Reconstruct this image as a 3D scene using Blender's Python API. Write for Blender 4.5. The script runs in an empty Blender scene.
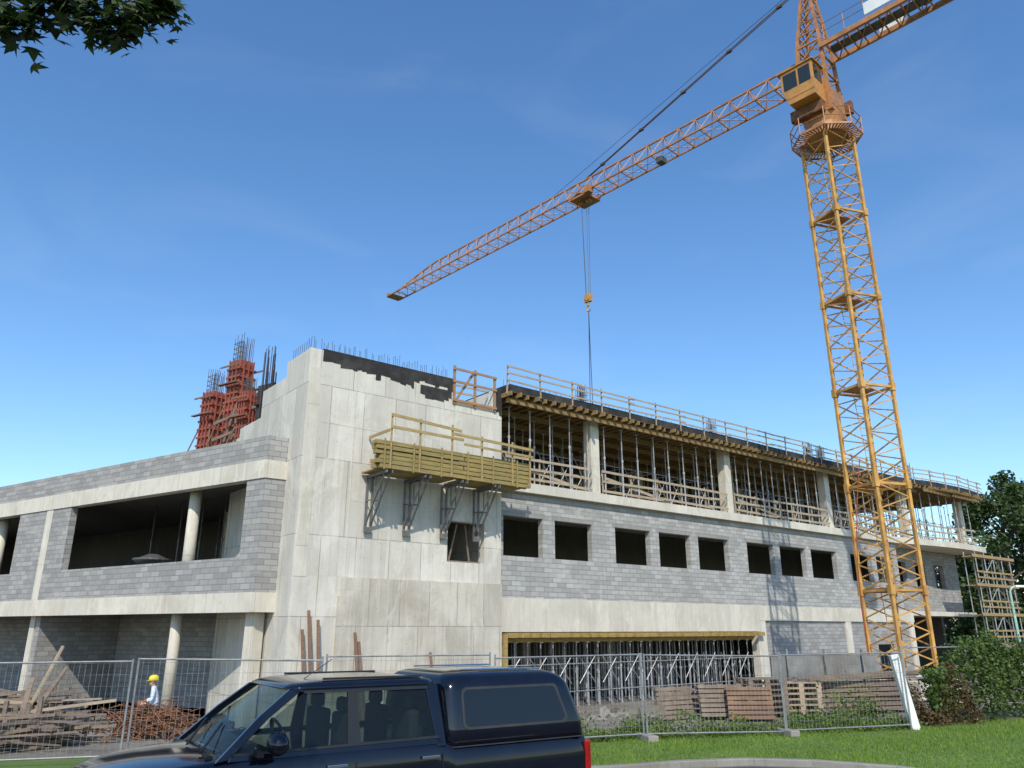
import bpy, bmesh, math, random
import numpy as np
from mathutils import Vector, Matrix
random.seed(7); np.random.seed(7)
V=Vector
scene=bpy.context.scene

# ------------------------------------------------------------------ builder
class MB:
    def __init__(s): s.v=[]; s.f=[]; s.m=[]; s.mi=0
    def add(s,vs,fs):
        b=len(s.v); s.v.extend([tuple(p) for p in vs])
        for f in fs: s.f.append(tuple(b+i for i in f)); s.m.append(s.mi)
    def box(s,c,h,ax=None):
        c=V(c)
        if ax is None: ax=(V((1,0,0)),V((0,1,0)),V((0,0,1)))
        p=[]
        for k in (-1,1):
            for j in (-1,1):
                for i in (-1,1):
                    p.append(c+ax[0]*(i*h[0])+ax[1]*(j*h[1])+ax[2]*(k*h[2]))
        s.add(p,[(0,2,3,1),(4,5,7,6),(0,1,5,4),(2,6,7,3),(0,4,6,2),(1,3,7,5)])
    def bb(s,x0,x1,y0,y1,z0,z1):
        s.box(((x0+x1)/2,(y0+y1)/2,(z0+z1)/2),((x1-x0)/2,(y1-y0)/2,(z1-z0)/2))
    def beam(s,p,q,w,h,up=(0,0,1)):
        p=V(p);q=V(q);d=q-p;L=d.length
        if L<1e-6:return
        d/=L; up=V(up)
        if abs(d.dot(up))>.98: up=V((1,0,0)) if abs(d.x)<.9 else V((0,1,0))
        a=d.cross(up).normalized(); b=a.cross(d).normalized()
        s.box((p+q)/2,(L/2,w/2,h/2),(d,a,b))
    def tube(s,p,q,r,n=6,r2=None,cap=True):
        p=V(p);q=V(q);d=q-p
        if d.length<1e-6:return
        d.normalize()
        up=V((0,0,1)) if abs(d.z)<.95 else V((1,0,0))
        a=d.cross(up).normalized(); b=d.cross(a)
        if r2 is None:r2=r
        vs=[];
        for (c,rr) in ((p,r),(q,r2)):
            for i in range(n):
                t=2*math.pi*i/n; vs.append(c+a*(math.cos(t)*rr)+b*(math.sin(t)*rr))
        fs=[(i,(i+1)%n,n+(i+1)%n,n+i) for i in range(n)]
        if cap: fs+= [tuple(reversed(range(n))),tuple(range(n,2*n))]
        s.add(vs,fs)
    def obj(s,name,mats,parent=None,mat=None,smooth=False,bevel=0):
        me=bpy.data.meshes.new(name); me.from_pydata(s.v,[],s.f)
        if not isinstance(mats,(list,tuple)): mats=[mats]
        for m in mats: me.materials.append(m)
        if len(mats)>1: me.polygons.foreach_set('material_index',s.m)
        if smooth: me.polygons.foreach_set('use_smooth',[True]*len(me.polygons))
        me.update()
        o=bpy.data.objects.new(name,me); scene.collection.objects.link(o)
        if mat is None: mat=Matrix.Identity(4)
        if parent is not None:
            o.parent=parent; o.matrix_parent_inverse=parent.matrix_basis.inverted()
        o.matrix_basis=mat
        if bevel:
            b=o.modifiers.new('bev','BEVEL'); b.width=bevel; b.segments=2; b.limit_method='ANGLE'
        return o
def empty(name,loc=(0,0,0)):
    e=bpy.data.objects.new(name,None); scene.collection.objects.link(e)
    e.matrix_basis=Matrix.Translation(V(loc)); e.empty_display_size=.5
    return e
def frame(o,xd):
    x=V((xd[0],xd[1],0)).normalized(); y=V((-x.y,x.x,0))
    m=Matrix.Identity(4)
    m.col[0]=(x.x,x.y,0,0); m.col[1]=(y.x,y.y,0,0); m.col[3]=(o[0],o[1],o[2] if len(o)>2 else 0,1)
    return m
def wall(mb,x0,x1,z0,z1,y0,th,ops=()):
    xs=sorted(set([x0,x1]+[min(max(v,x0),x1) for o in ops for v in (o[0],o[1])]))
    zs=sorted(set([z0,z1]+[min(max(v,z0),z1) for o in ops for v in (o[2],o[3])]))
    nx,nz=len(xs)-1,len(zs)-1
    def solid(i,k):
        if i<0 or k<0 or i>=nx or k>=nz: return False
        cx=(xs[i]+xs[i+1])/2; cz=(zs[k]+zs[k+1])/2
        for o in ops:
            if o[0]<cx<o[1] and o[2]<cz<o[3]: return False
        return True
    y1=y0+th
    for i in range(nx):
        for k in range(nz):
            if not solid(i,k): continue
            a,b,c,d=xs[i],xs[i+1],zs[k],zs[k+1]
            mb.add([(a,y0,c),(b,y0,c),(b,y0,d),(a,y0,d)],[(0,1,2,3)])
            mb.add([(a,y1,c),(b,y1,c),(b,y1,d),(a,y1,d)],[(3,2,1,0)])
            if not solid(i-1,k): mb.add([(a,y0,c),(a,y0,d),(a,y1,d),(a,y1,c)],[(0,1,2,3)])
            if not solid(i+1,k): mb.add([(b,y0,c),(b,y0,d),(b,y1,d),(b,y1,c)],[(3,2,1,0)])
            if not solid(i,k-1): mb.add([(a,y0,c),(b,y0,c),(b,y1,c),(a,y1,c)],[(3,2,1,0)])
            if not solid(i,k+1): mb.add([(a,y0,d),(b,y0,d),(b,y1,d),(a,y1,d)],[(0,1,2,3)])

# ------------------------------------------------------------------ materials
class NT:
    def __init__(s,name):
        s.mat=bpy.data.materials.new(name); s.mat.use_nodes=True
        s.n=s.mat.node_tree.nodes; s.l=s.mat.node_tree.links
        s.b=s.n['Principled BSDF']; s.out=s.n['Material Output']
        s.tc=s.n.new('ShaderNodeTexCoord')
    def set(s,sock,val):
        if isinstance(val,bpy.types.NodeSocket): s.l.new(val,sock)
        else: sock.default_value=val
    def noise(s,vec,scale,detail=4,rough=.55,dist=0):
        t=s.n.new('ShaderNodeTexNoise'); s.l.new(vec,t.inputs['Vector'])
        t.inputs['Scale'].default_value=scale;t.inputs['Detail'].default_value=detail
        t.inputs['Roughness'].default_value=rough; t.inputs['Distortion'].default_value=dist
        return t.outputs['Fac']
    def ramp(s,fac,a,b,ca=0,cb=1):
        m=s.n.new('ShaderNodeMapRange'); s.set(m.inputs['Value'],fac)
        m.inputs['From Min'].default_value=a;m.inputs['From Max'].default_value=b
        m.inputs['To Min'].default_value=ca;m.inputs['To Max'].default_value=cb
        return m.outputs[0]
    def mix(s,fac,a,b,mode='MIX'):
        m=s.n.new('ShaderNodeMix'); m.data_type='RGBA'; m.blend_type=mode
        s.set(m.inputs[0],fac)
        s.set(m.inputs[6],(*a,1) if isinstance(a,tuple) else a)
        s.set(m.inputs[7],(*b,1) if isinstance(b,tuple) else b)
        return m.outputs[2]
    def math(s,op,a,b=0.0):
        m=s.n.new('ShaderNodeMath'); m.operation=op; s.set(m.inputs[0],a); s.set(m.inputs[1],b); return m.outputs[0]
    def mapping(s,vec,scale,loc=(0,0,0)):
        m=s.n.new('ShaderNodeMapping'); s.l.new(vec,m.inputs['Vector']); m.inputs['Scale'].default_value=scale
        m.inputs['Location'].default_value=loc; return m.outputs[0]
    def wallvec(s):
        sx=s.n.new('ShaderNodeSeparateXYZ'); s.l.new(s.tc.outputs['Object'],sx.inputs[0])
        a=s.math('ADD',sx.outputs[0],sx.outputs[1])
        c=s.n.new('ShaderNodeCombineXYZ'); s.l.new(a,c.inputs[0]); s.l.new(sx.outputs[2],c.inputs[1])
        return c.outputs[0]
    def bump(s,h,strength=.3,dist=.02):
        b=s.n.new('ShaderNodeBump'); b.inputs['Strength'].default_value=strength; b.inputs['Distance'].default_value=dist
        s.l.new(h,b.inputs['Height']); s.l.new(b.outputs[0],s.b.inputs['Normal'])
def gray(c,k): return tuple(x*k for x in c)
def mat_simple(name,col,rough=.7,metal=0,nscale=6,amt=.25,dirt=None,dirtamt=.4,coat=0):
    t=NT(name); o=t.tc.outputs['Object']
    c=t.mix(t.ramp(t.noise(o,nscale,5),.3,.7),gray(col,1-amt),gray(col,1+amt))
    if dirt: c=t.mix(t.ramp(t.noise(o,nscale*.37,6,.7),.45,.7,0,dirtamt),c,dirt)
    t.l.new(c,t.b.inputs['Base Color']); t.b.inputs['Roughness'].default_value=rough; t.b.inputs['Metallic'].default_value=metal
    if coat: t.b.inputs['Coat Weight'].default_value=coat; t.b.inputs['Coat Roughness'].default_value=.04
    return t.mat
def mat_concrete(name,col,pw=1.3,ph=2.7,holes=True,stain=.5,joint=.8,var=.1):
    t=NT(name); w=t.wallvec(); o=t.tc.outputs['Object']
    b=t.n.new('ShaderNodeTexBrick'); t.l.new(w,b.inputs['Vector'])
    b.offset=.37 if holes else 0; b.offset_frequency=2; b.inputs['Scale'].default_value=1; b.inputs['Brick Width'].default_value=pw; b.inputs['Row Height'].default_value=ph
    b.inputs['Mortar Size'].default_value=.017; b.inputs['Mortar Smooth'].default_value=.4; b.inputs['Bias'].default_value=0
    b.inputs['Color1'].default_value=(*gray(col,1-var),1); b.inputs['Color2'].default_value=(*gray(col,1+var),1)
    b.inputs['Mortar'].default_value=(*gray(col,joint),1)
    c=b.outputs['Color']
    if holes:
        b2=t.n.new('ShaderNodeTexBrick'); t.l.new(w,b2.inputs['Vector']); b2.offset=0
        b2.inputs['Brick Width'].default_value=pw/4; b2.inputs['Row Height'].default_value=ph*.5; b2.inputs['Scale'].default_value=1
        b2.inputs['Mortar Size'].default_value=.007; b2.inputs['Color1'].default_value=(.88,.88,.88,1); b2.inputs['Color2'].default_value=(1.06,1.06,1.05,1); b2.inputs['Mortar'].default_value=(.8,.79,.77,1)
        c=t.mix(t.ramp(t.noise(w,.4,3),.4,.6,.35,1),c,t.mix(1.0,c,b2.outputs['Color'],'MULTIPLY'))
    n1=t.ramp(t.noise(w,.5,9,.7,.4),.45,.66); c=t.mix(t.math('MULTIPLY',n1,stain),c,(col[0]*.64,col[1]*.61,col[2]*.55))
    st=t.ramp(t.noise(t.mapping(w,(3.0,.14,1)),1.7,7,.75),.52,.7); c=t.mix(t.math('MULTIPLY',st,stain),c,gray(col,.55))
    lt=t.ramp(t.noise(t.mapping(w,(1,.5,1),(7,3,0)),.9,8,.65,.8),.53,.6); c=t.mix(t.math('MULTIPLY',lt,.5),c,(col[0]*1.18,col[1]*1.18,col[2]*1.16))
    wl=t.ramp(t.noise(t.mapping(w,(2.8,.1,1),(17,9,0)),1.5,7,.8),.54,.66); c=t.mix(t.math('MULTIPLY',wl,.6),c,gray(col,1.22))
    rs=t.ramp(t.noise(t.mapping(w,(3.3,.2,1),(31,5,0)),1.1,5,.65),.61,.74); c=t.mix(t.math('MULTIPLY',rs,.4),c,(.4,.28,.17))
    sm=t.ramp(t.noise(t.mapping(w,(1,1.4,1),(11,23,0)),2.6,6,.75,.5),.58,.68); c=t.mix(t.math('MULTIPLY',sm,.28),c,gray(col,.55))
    f=t.noise(o,14,5,.7); c=t.mix(t.ramp(f,.3,.7,0,.2),c,gray(col,.62))
    if holes:
        m=t.mapping(w,(1/(pw/2),1/(ph/2),1))
        fr=t.n.new('ShaderNodeVectorMath'); fr.operation='FRACTION'; t.l.new(m,fr.inputs[0])
        sb=t.n.new('ShaderNodeVectorMath'); sb.operation='SUBTRACT'; t.l.new(fr.outputs[0],sb.inputs[0]); sb.inputs[1].default_value=(.5,.5,0)
        ml=t.n.new('ShaderNodeVectorMath'); ml.operation='MULTIPLY'; t.l.new(sb.outputs[0],ml.inputs[0]); ml.inputs[1].default_value=(pw/2,ph/2,0)
        ln=t.n.new('ShaderNodeVectorMath'); ln.operation='LENGTH'; t.l.new(ml.outputs[0],ln.inputs[0])
        h=t.ramp(ln.outputs['Value'],.015,.03,.6,0); h=t.math('MULTIPLY',h,t.ramp(t.noise(w,.7,2),.48,.55)); c=t.mix(h,c,gray(col,.35))
    t.l.new(c,t.b.inputs['Base Color']); t.b.inputs['Roughness'].default_value=.9
    t.bump(t.math('ADD',t.math('MULTIPLY',b.outputs['Fac'],-.8),f),.35,.02)
    return t.mat
def mat_block(name,col):
    t=NT(name); w=t.wallvec()
    b=t.n.new('ShaderNodeTexBrick'); t.l.new(w,b.inputs['Vector'])
    b.offset=.5; b.inputs['Scale'].default_value=1; b.inputs['Brick Width'].default_value=.5; b.inputs['Row Height'].default_value=.2
    b.inputs['Mortar Size'].default_value=.012; b.inputs['Mortar Smooth'].default_value=.2; b.inputs['Bias'].default_value=-.1
    b.inputs['Color1'].default_value=(*gray(col,.8),1); b.inputs['Color2'].default_value=(*gray(col,1.22),1)
    b.inputs['Mortar'].default_value=(*gray(col,.5),1)
    c=t.mix(t.math('MULTIPLY',t.ramp(t.noise(w,.6,6,.65),.42,.7),.35),b.outputs['Color'],gray(col,.62))
    c=t.mix(t.math('MULTIPLY',t.ramp(t.noise(t.mapping(w,(.7,1.6,1),(3,9,0)),.9,5,.6,.5),.55,.68),.4),c,(col[0]*1.45,col[1]*1.4,col[2]*1.28))
    c=t.mix(t.ramp(t.noise(t.mapping(w,(2,.2,1),(1,4,0)),1.3,5,.7),.6,.75,0,.35),c,gray(col,1.5))
    f=t.noise(t.tc.outputs['Object'],22,4,.7); c=t.mix(t.ramp(f,.3,.7,0,.22),c,gray(col,.62))
    t.l.new(c,t.b.inputs['Base Color']); t.b.inputs['Roughness'].default_value=.93
    t.bump(t.math('ADD',t.math('MULTIPLY',b.outputs['Fac'],-1.2),f),.4,.02)
    return t.mat
def mat_wood(name,col,amt=.35,rough=.75):
    t=NT(name); o=t.tc.outputs['Object']
    n=t.noise(t.mapping(o,(1,1,6)),2.5,6,.7)
    c=t.mix(t.ramp(n,.3,.7),gray(col,1-amt),gray(col,1+amt))
    c=t.mix(t.ramp(t.noise(o,.9,3),.4,.65,0,.45),c,(col[0]*.75,col[1]*.8,col[2]*1.1))
    t.l.new(c,t.b.inputs['Base Color']); t.b.inputs['Roughness'].default_value=rough
    return t.mat
def mat_leaf(name,c1,c2,scale=1.2,trans=.3):
    t=NT(name); o=t.tc.outputs['Object']
    c=t.mix(t.ramp(t.noise(o,scale,4,.7),.35,.65),c1,c2)
    c=t.mix(t.ramp(t.noise(o,scale*14,2,.7),.4,.6,0,.45),c,(c2[0]*1.35,c2[1]*1.25,c2[2]))
    t.l.new(c,t.b.inputs['Base Color']); t.b.inputs['Roughness'].default_value=.6
    tr=t.n.new('ShaderNodeBsdfTranslucent'); t.l.new(c,tr.inputs[0])
    mx=t.n.new('ShaderNodeMixShader'); mx.inputs[0].default_value=trans
    t.l.new(t.b.outputs[0],mx.inputs[1]); t.l.new(tr.outputs[0],mx.inputs[2]); t.l.new(mx.outputs[0],t.out.inputs[0])
    return t.mat
def mat_glass(name,tint,trans):
    t=NT(name); t.b.inputs['Base Color'].default_value=(*tint,1); t.b.inputs['Roughness'].default_value=.03
    t.b.inputs['Specular IOR Level'].default_value=.6
    tr=t.n.new('ShaderNodeBsdfTransparent'); tr.inputs[0].default_value=(.7,.82,.76,1)
    mx=t.n.new('ShaderNodeMixShader'); mx.inputs[0].default_value=trans
    t.l.new(t.b.outputs[0],mx.inputs[1]); t.l.new(tr.outputs[0],mx.inputs[2]); t.l.new(mx.outputs[0],t.out.inputs[0])
    return t.mat

M={}
M['conc']=mat_concrete('cast_concrete',(.62,.585,.51),1.35,2.7,True,.42,.5,.09)
M['conc2']=mat_concrete('slab_edge_concrete',(.62,.58,.49),2.5,5,False,.5,.7,.06)
M['concin']=mat_concrete('shade_darkened_concrete',(.12,.115,.105),2.5,2.5,False,.4)  # concrete colour lowered so the deep shade indoors is partly painted in
M['block']=mat_block('grey_blockwork',(.335,.328,.312))
M['blockl']=mat_block('light_blockwork',(.4,.393,.37))
M['black']=mat_simple('bitumen_coating',(.02,.019,.018),.85,0,3,.4,(.1,.095,.085),.5)
M['yel']=mat_wood('formwork_beam_yellow',(.26,.165,.06),.35)
M['ply']=mat_wood('formwork_ply_brown',(.09,.06,.035),.4)
M['yel2']=mat_wood('formwork_beam_ochre',(.33,.23,.07),.35)
M['olive']=mat_wood('formwork_board_olive',(.29,.22,.075),.4)
M['wood']=mat_wood('sawn_timber',(.4,.31,.2),.35)
M['woodold']=mat_wood('weathered_timber',(.2,.15,.105),.45)
M['woodrust']=mat_wood('reddish_timber',(.2,.115,.065),.35)
M['steel']=mat_simple('galvanised_steel',(.38,.385,.39),.5,.35,5,.3,(.2,.13,.08),.4)
M['dsteel']=mat_simple('dark_steel',(.11,.115,.12),.5,.3,5,.3,(.14,.09,.05),.4)
M['rebar']=mat_simple('rebar_steel',(.1,.075,.065),.8,.3,5,.3)
M['rust']=mat_simple('rusty_steel',(.2,.09,.045),.85,.2,4,.45)
M['redform']=mat_simple('red_steel_formwork',(.32,.08,.045),.6,.1,3,.3,(.16,.1,.08),.6)
M['crane']=mat_simple('crane_yellow_paint',(.58,.32,.085),.5,.05,2.5,.25,(.24,.11,.04),.7)
M['crane2']=mat_simple('crane_orange_paint',(.42,.19,.07),.55,.05,2.5,.25,(.16,.08,.045),.7)
M['white']=mat_simple('white_paint',(.75,.75,.73),.5,0,3,.08,(.4,.38,.33),.4)
M['cable']=mat_simple('steel_cable',(.06,.055,.05),.6,.3)
M['winglass']=mat_glass('window_glass',(.03,.04,.045),.25)

# ------------------------------------------------------------------ world, sun, camera
SUN_AZ=math.atan2(.02,-1)
SUN_EL=math.radians(42)
w=bpy.data.worlds.new('World'); scene.world=w; w.use_nodes=True
nt=w.node_tree; bg=nt.nodes['Background']
sky=nt.nodes.new('ShaderNodeTexSky'); sky.sky_type='NISHITA'; sky.sun_disc=False
sky.sun_elevation=SUN_EL; sky.sun_rotation=SUN_AZ; sky.air_density=1.1; sky.dust_density=.5; sky.ozone_density=3.5; sky.altitude=100
hs=nt.nodes.new('ShaderNodeHueSaturation'); hs.inputs['Hue'].default_value=.501; hs.inputs['Saturation'].default_value=1.17; hs.inputs['Value'].default_value=1.55
nt.links.new(sky.outputs[0],hs.inputs['Color'])
tc=nt.nodes.new('ShaderNodeTexCoord'); mp=nt.nodes.new('ShaderNodeMapping'); mp.inputs['Scale'].default_value=(1.2,1.2,3.5); mp.inputs['Rotation'].default_value=(.3,.5,.2)
nt.links.new(tc.outputs['Generated'],mp.inputs[0])
nz=nt.nodes.new('ShaderNodeTexNoise'); nz.inputs['Scale'].default_value=2.6; nz.inputs['Detail'].default_value=8; nz.inputs['Distortion'].default_value=.7
nt.links.new(mp.outputs[0],nz.inputs['Vector'])
mr=nt.nodes.new('ShaderNodeMapRange'); mr.inputs['From Min'].default_value=.55; mr.inputs['From Max'].default_value=.85; mr.inputs['To Max'].default_value=.08
nt.links.new(nz.outputs['Fac'],mr.inputs[0])
mx=nt.nodes.new('ShaderNodeMix'); mx.data_type='RGBA'; nt.links.new(mr.outputs[0],mx.inputs[0]); nt.links.new(hs.outputs[0],mx.inputs[6]); mx.inputs[7].default_value=(7,7.6,8.2,1)
nt.links.new(mx.outputs[2],bg.inputs[0]); bg.inputs[1].default_value=.13
sd=bpy.data.lights.new('sun','SUN'); sd.energy=4.0; sd.angle=math.radians(.5); sd.color=(1,.94,.83)
so=bpy.data.objects.new('sun',sd); scene.collection.objects.link(so)
dirs=V((math.sin(SUN_AZ)*math.cos(SUN_EL),math.cos(SUN_AZ)*math.cos(SUN_EL),math.sin(SUN_EL)))
so.rotation_euler=(-dirs).to_track_quat('-Z','Y').to_euler(); so.location=(20,-30,40)
cd=bpy.data.cameras.new('camera'); cam=bpy.data.objects.new('camera',cd); scene.collection.objects.link(cam)
cam.location=(0,0,2.3); cam.rotation_euler=(math.radians(90+17.7),0,0)
cd.sensor_width=36; cd.lens=27.03; cd.clip_end=4000; cd.clip_start=.1
scene.camera=cam
scene.view_settings.view_transform='Standard'; scene.view_settings.look='None'; scene.view_settings.exposure=0

# ------------------------------------------------------------------ ground
def sstep(a,b,x):
    t=min(max((x-a)/(b-a),0),1); return t*t*(3-2*t)
def fd(x,y): return y-17.3-.28*x
def gz(x,y):
    d=fd(max(min(x,14),-25),y)
    return -.8*sstep(4.2,8.5,d)
xs=sorted(set([-1500,-500,-200,-100,-60]+list(range(-40,61))+[80,120,200,500,1500]))
ys=sorted(set([-1500,-300,-100,-30,-10]+list(range(0,61))+[80,120,200,500,1500,2500]))
mb=MB()
mb.v=[(x,y,gz(x,y)) for y in ys for x in xs]
nx=len(xs)
for j in range(len(ys)-1):
    for i in range(nx-1):
        mb.f.append((j*nx+i,j*nx+i+1,(j+1)*nx+i+1,(j+1)*nx+i)); mb.m.append(0)
t=NT('ground_grass_and_dirt'); o=t.tc.outputs['Object']
g=t.mix(t.ramp(t.noise(o,.5,6,.7),.35,.65),(.08,.14,.02),(.12,.2,.032))
g=t.mix(t.ramp(t.noise(o,9,5,.7),.4,.65,0,.5),g,(.16,.2,.05))
d=t.mix(t.ramp(t.noise(o,.8,7,.7),.35,.65),(.13,.105,.075),(.24,.21,.165))
d=t.mix(t.ramp(t.noise(o,7,6,.75),.5,.6,0,.6),d,(.3,.28,.25))
sx=t.n.new('ShaderNodeSeparateXYZ'); t.l.new(o,sx.inputs[0])
dd=t.math('SUBTRACT',sx.outputs[1],t.math('MULTIPLY',sx.outputs[0],.28))
dd=t.math('ADD',dd,t.math('MULTIPLY',t.noise(o,.9,4),2.0))
msk=t.ramp(dd,19.0,19.8)
far=t.ramp(sx.outputs[1],75,85); msk=t.math('MULTIPLY',msk,t.math('SUBTRACT',1.0,far))
t.l.new(t.mix(msk,g,d),t.b.inputs['Base Color']); t.b.inputs['Roughness'].default_value=.95
t.bump(t.noise(o,12,6,.7),.6,.05)
mb.obj('ground',t.mat,smooth=True)

kerb=[(-20,10.2),(-12,12.0),(-4,13.5),(1.6,14.15),(3.0,14.7),(4.2,14.95),(5.3,14.75),(6.4,14.15),(7.3,12.9),(7.9,11),(8.3,8),(8.5,-12)]
pts=[]
for i in range(len(kerb)-1):
    for k in range(4):
        a=V(kerb[i]);b=V(kerb[i+1]); pts.append(a.lerp(b,k/4))
pts.append(V(kerb[-1]))
mb=MB(); poly=[(p.x,p.y,.004) for p in pts]+[(-20,-12,.004)]
mb.add(poly,[tuple(reversed(range(len(poly))))])
t=NT('asphalt'); o=t.tc.outputs['Object']
c=t.mix(t.ramp(t.noise(o,.6,6,.7),.35,.65),(.045,.045,.047),(.07,.069,.067)); c=t.mix(t.ramp(t.noise(o,60,3,.7),.45,.6,0,.5),c,(.12,.12,.115))
t.l.new(c,t.b.inputs['Base Color']); t.b.inputs['Roughness'].default_value=.9; t.bump(t.noise(o,70,3),.5,.01)
mb.obj('parking_lot_pavement',t.mat)
mb=MB(); prof=[(-.004,-.1),(-.004,.11),(.012,.125),(.14,.125),(.155,.11),(.155,-.1)]
ring=[]
for i,p in enumerate(pts):
    d=(pts[min(i+1,len(pts)-1)]-pts[max(i-1,0)]).normalized(); n=V((-d.y,d.x))
    ring.append([(p.x+n.x*a,p.y+n.y*a,b) for a,b in prof])
for i in range(len(ring)-1):
    for k in range(5):
        mb.add([ring[i][k],ring[i][k+1],ring[i+1][k+1],ring[i+1][k]],[(3,2,1,0)])
kerb_m=mat_concrete('kerb_concrete',(.27,.25,.22),.8,3,False,.8)
mb.obj('kerb',kerb_m)
mb=MB()
F2=frame((.424,10.54,0),(-.83,-.557))
for off in (-1.6,1.35):
    mb.bb(-.2,5.0,off,off+.1,.007,.008)
mb.obj('parking_bay_marking',mat_simple('white_road_paint',(.6,.6,.58),.7,0,9,.2,(.2,.2,.2),.7),mat=F2)

# ------------------------------------------------------------------ building
P0=(-.6,32,0); dR=(.7836,.6213)
B=empty('unfinished_concrete_building',P0)
RW=frame(P0,dR)
GZ=-.85
XE=46.5
wins=[(.3,2.45),(3.15,5.4),(6.9,9.3),(9.95,12.3),(12.95,15.45),(17.1,19.6),(20.2,22.8),(23.4,26.2),(27.9,30.5),(31.1,33.4)]
mb=MB(); wall(mb,0.0,34,3.52,7.86,0,.3,[(a,b,5.2,6.85) for a,b in wins]); mb.obj('first_floor_block_wall',M['blockl'],B,RW)
mb=MB(); wall(mb,34.0,XE-.5,3.52,7.86,1.2,.3,[(36,37.6,5.2,6.9),(39,40.6,5.2,6.9),(42,43.6,5.2,6.9)]); mb.obj('rear_block_wall',M['block'],B,RW)
mb=MB(); wall(mb,0,17.6,2.2,3.52,-.06,.42); wall(mb,17.6,35,2.75,3.52,-.055,.42)
mb.obj('lower_concrete_band',M['conc2'],B,RW)
mb=MB(); mb.bb(17.35,18.1,-.04,.4,GZ,2.75-.003); mb.bb(26.3,26.9,-.04,.4,GZ,2.747); mb.bb(34.3,34.9,-.04,.4,GZ,2.747)
for x in (5.8,11.6): mb.bb(x-.25,x+.25,5.2,5.7,GZ,2.3)
mb.obj('ground_floor_columns',M['conc2'],B,RW)
mb=MB(); wall(mb,18.1,34.3,GZ,2.745,.05,.3,[(30,32,GZ,1.4)]); mb.obj('ground_floor_block_wall',M['block'],B,RW)
mb=MB()
mb.bb(.02,XE-.5,.3,13.7,3.2,3.5); mb.bb(.01,34,-.28,13.7,7.87,8.28)
def bulge(x): return -.28-.95*math.sin(math.pi*min(max((x-34)/16.5,0),1))
def curved_slab(mb,x0,x1,z0,z1,yb,off=0):
    N=18; top=[]
    for i in range(N+1):
        x=x0+(x1-x0)*i/N; top.append((x,bulge(x)+off))
    poly=top+[(x1,yb),(x0,yb)]
    n=len(poly)
    mb.add([(a,b,z0) for a,b in poly]+[(a,b,z1) for a,b in poly],[tuple(reversed(range(n))),tuple(range(n,2*n))]+[(i,(i+1)%n,n+(i+1)%n,n+i) for i in range(n)])
curved_slab(mb,34.003,XE,7.873,8.283,13.7)
mb.obj('floor_slabs',M['conc2'],B,RW)
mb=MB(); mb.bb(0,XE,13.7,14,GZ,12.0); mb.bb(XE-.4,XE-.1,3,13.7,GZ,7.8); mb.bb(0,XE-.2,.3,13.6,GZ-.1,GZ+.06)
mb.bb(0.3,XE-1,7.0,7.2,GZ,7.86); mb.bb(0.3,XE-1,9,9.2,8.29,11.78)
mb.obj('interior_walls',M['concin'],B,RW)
cols=[5.8,16.0,26.2,36.4,45.6]
mb=MB()
for c in cols:
    mb.bb(c-.27,c+.27,.02,.5,8.285,11.98); mb.bb(c-.25,c+.25,6.5,7,8.285,11.98)
mb.obj('top_floor_columns',M['conc2'],B,RW)
mb=MB()
x=.0
while x<XE:
    yo=bulge(x)-.6+random.uniform(-.15,.12)
    mb.bb(x-.04,x+.04,yo,7.5,11.80,11.98); x+=.5
for y in (-.5,1.2,2.8,4.6,6.2):
    for k in range(12):
        a=k*4.1+random.uniform(-.1,.1)
        if a>XE-2: continue
        oy=(bulge(a+2)+.28) if y<0 else 0
        mb.bb(a,min(a+4.3,XE+.3),y+oy-.05+.003*k,y+oy+.05+.003*k,11.58,11.797)
mb.obj('formwork_beams',M['yel'],B,RW)
mb=MB(); curved_slab(mb,.0,XE,11.985,12.02,13.9,-.5); mb.obj('formwork_plywood',M['ply'],B,RW)
mb=MB(); curved_slab(mb,.005,XE,12.022,12.34,13.9,-.35)
x=0.1
while x<XE-2:
    L=random.uniform(1.8,2.6); 
    mb.beam((x,bulge(x)-.38,12.2+random.uniform(-.01,.02)),(x+L-.02,bulge(x+L)-.38,12.2+random.uniform(-.01,.02)),.027,.34); x+=L
mb.obj('roof_slab_edge_board',M['black'],B,RW)
mb=MB()
def rails(mb,x0,x1,yf,z0,hs,post=2.0,w=.13):
    x=x0
    while x<x1:
        L=random.uniform(3.4,4.2); e=min(x+L+.3,x1)
        for h in hs:
            dz=random.uniform(-.04,.04)
            mb.beam((x,yf(x)-random.uniform(0,.03),z0+h+dz),(e,yf(e)-random.uniform(0,.03),z0+h+random.uniform(-.07,.07)),.03,w)
        x+=L
    x=x0+.05
    while x<x1:
        mb.beam((x,yf(x)+.05,z0-.3),(x+random.uniform(-.05,.05),yf(x)+.05,z0+max(hs)+.12),.055,.055); x+=post
rails(mb,-.1,XE,lambda x:bulge(x)-.45,12.2,(.3,.6,.9),1.9,.075)
rails(mb,.2,10.5,lambda x:-.3+4.,12.3,(.4,.8,1.1),2.2,.1)
for i in range(len(cols)):
    a=(cols[i-1] if i else 0)+.35; b=cols[i]-.35
    rails(mb,a,b,lambda x:bulge(x)+.22,8.3,(.2,.62,1.05),1.9,.11)
for c0 in (0.5,6.4,16.8,27):
    mb.beam((c0,.0,9.1),(c0+4.5,.0,8.4),.03,.13)
mb.obj('edge_protection_rails',M['wood'],B,RW)
mb=MB()
def prop(mb,x,y,z0,z1):
    zm=z0+(z1-z0)*random.uniform(.5,.62)
    mb.tube((x,y,z0),(x,y,zm),.038,6); mb.tube((x,y,zm),(x,y,z1),.026,5)
    mb.tube((x,y,zm-.06),(x,y,zm+.06),.06,6); mb.box((x,y,z0+.01),(.07,.07,.01)); mb.box((x,y,z1-.01),(.08,.08,.01))
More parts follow.
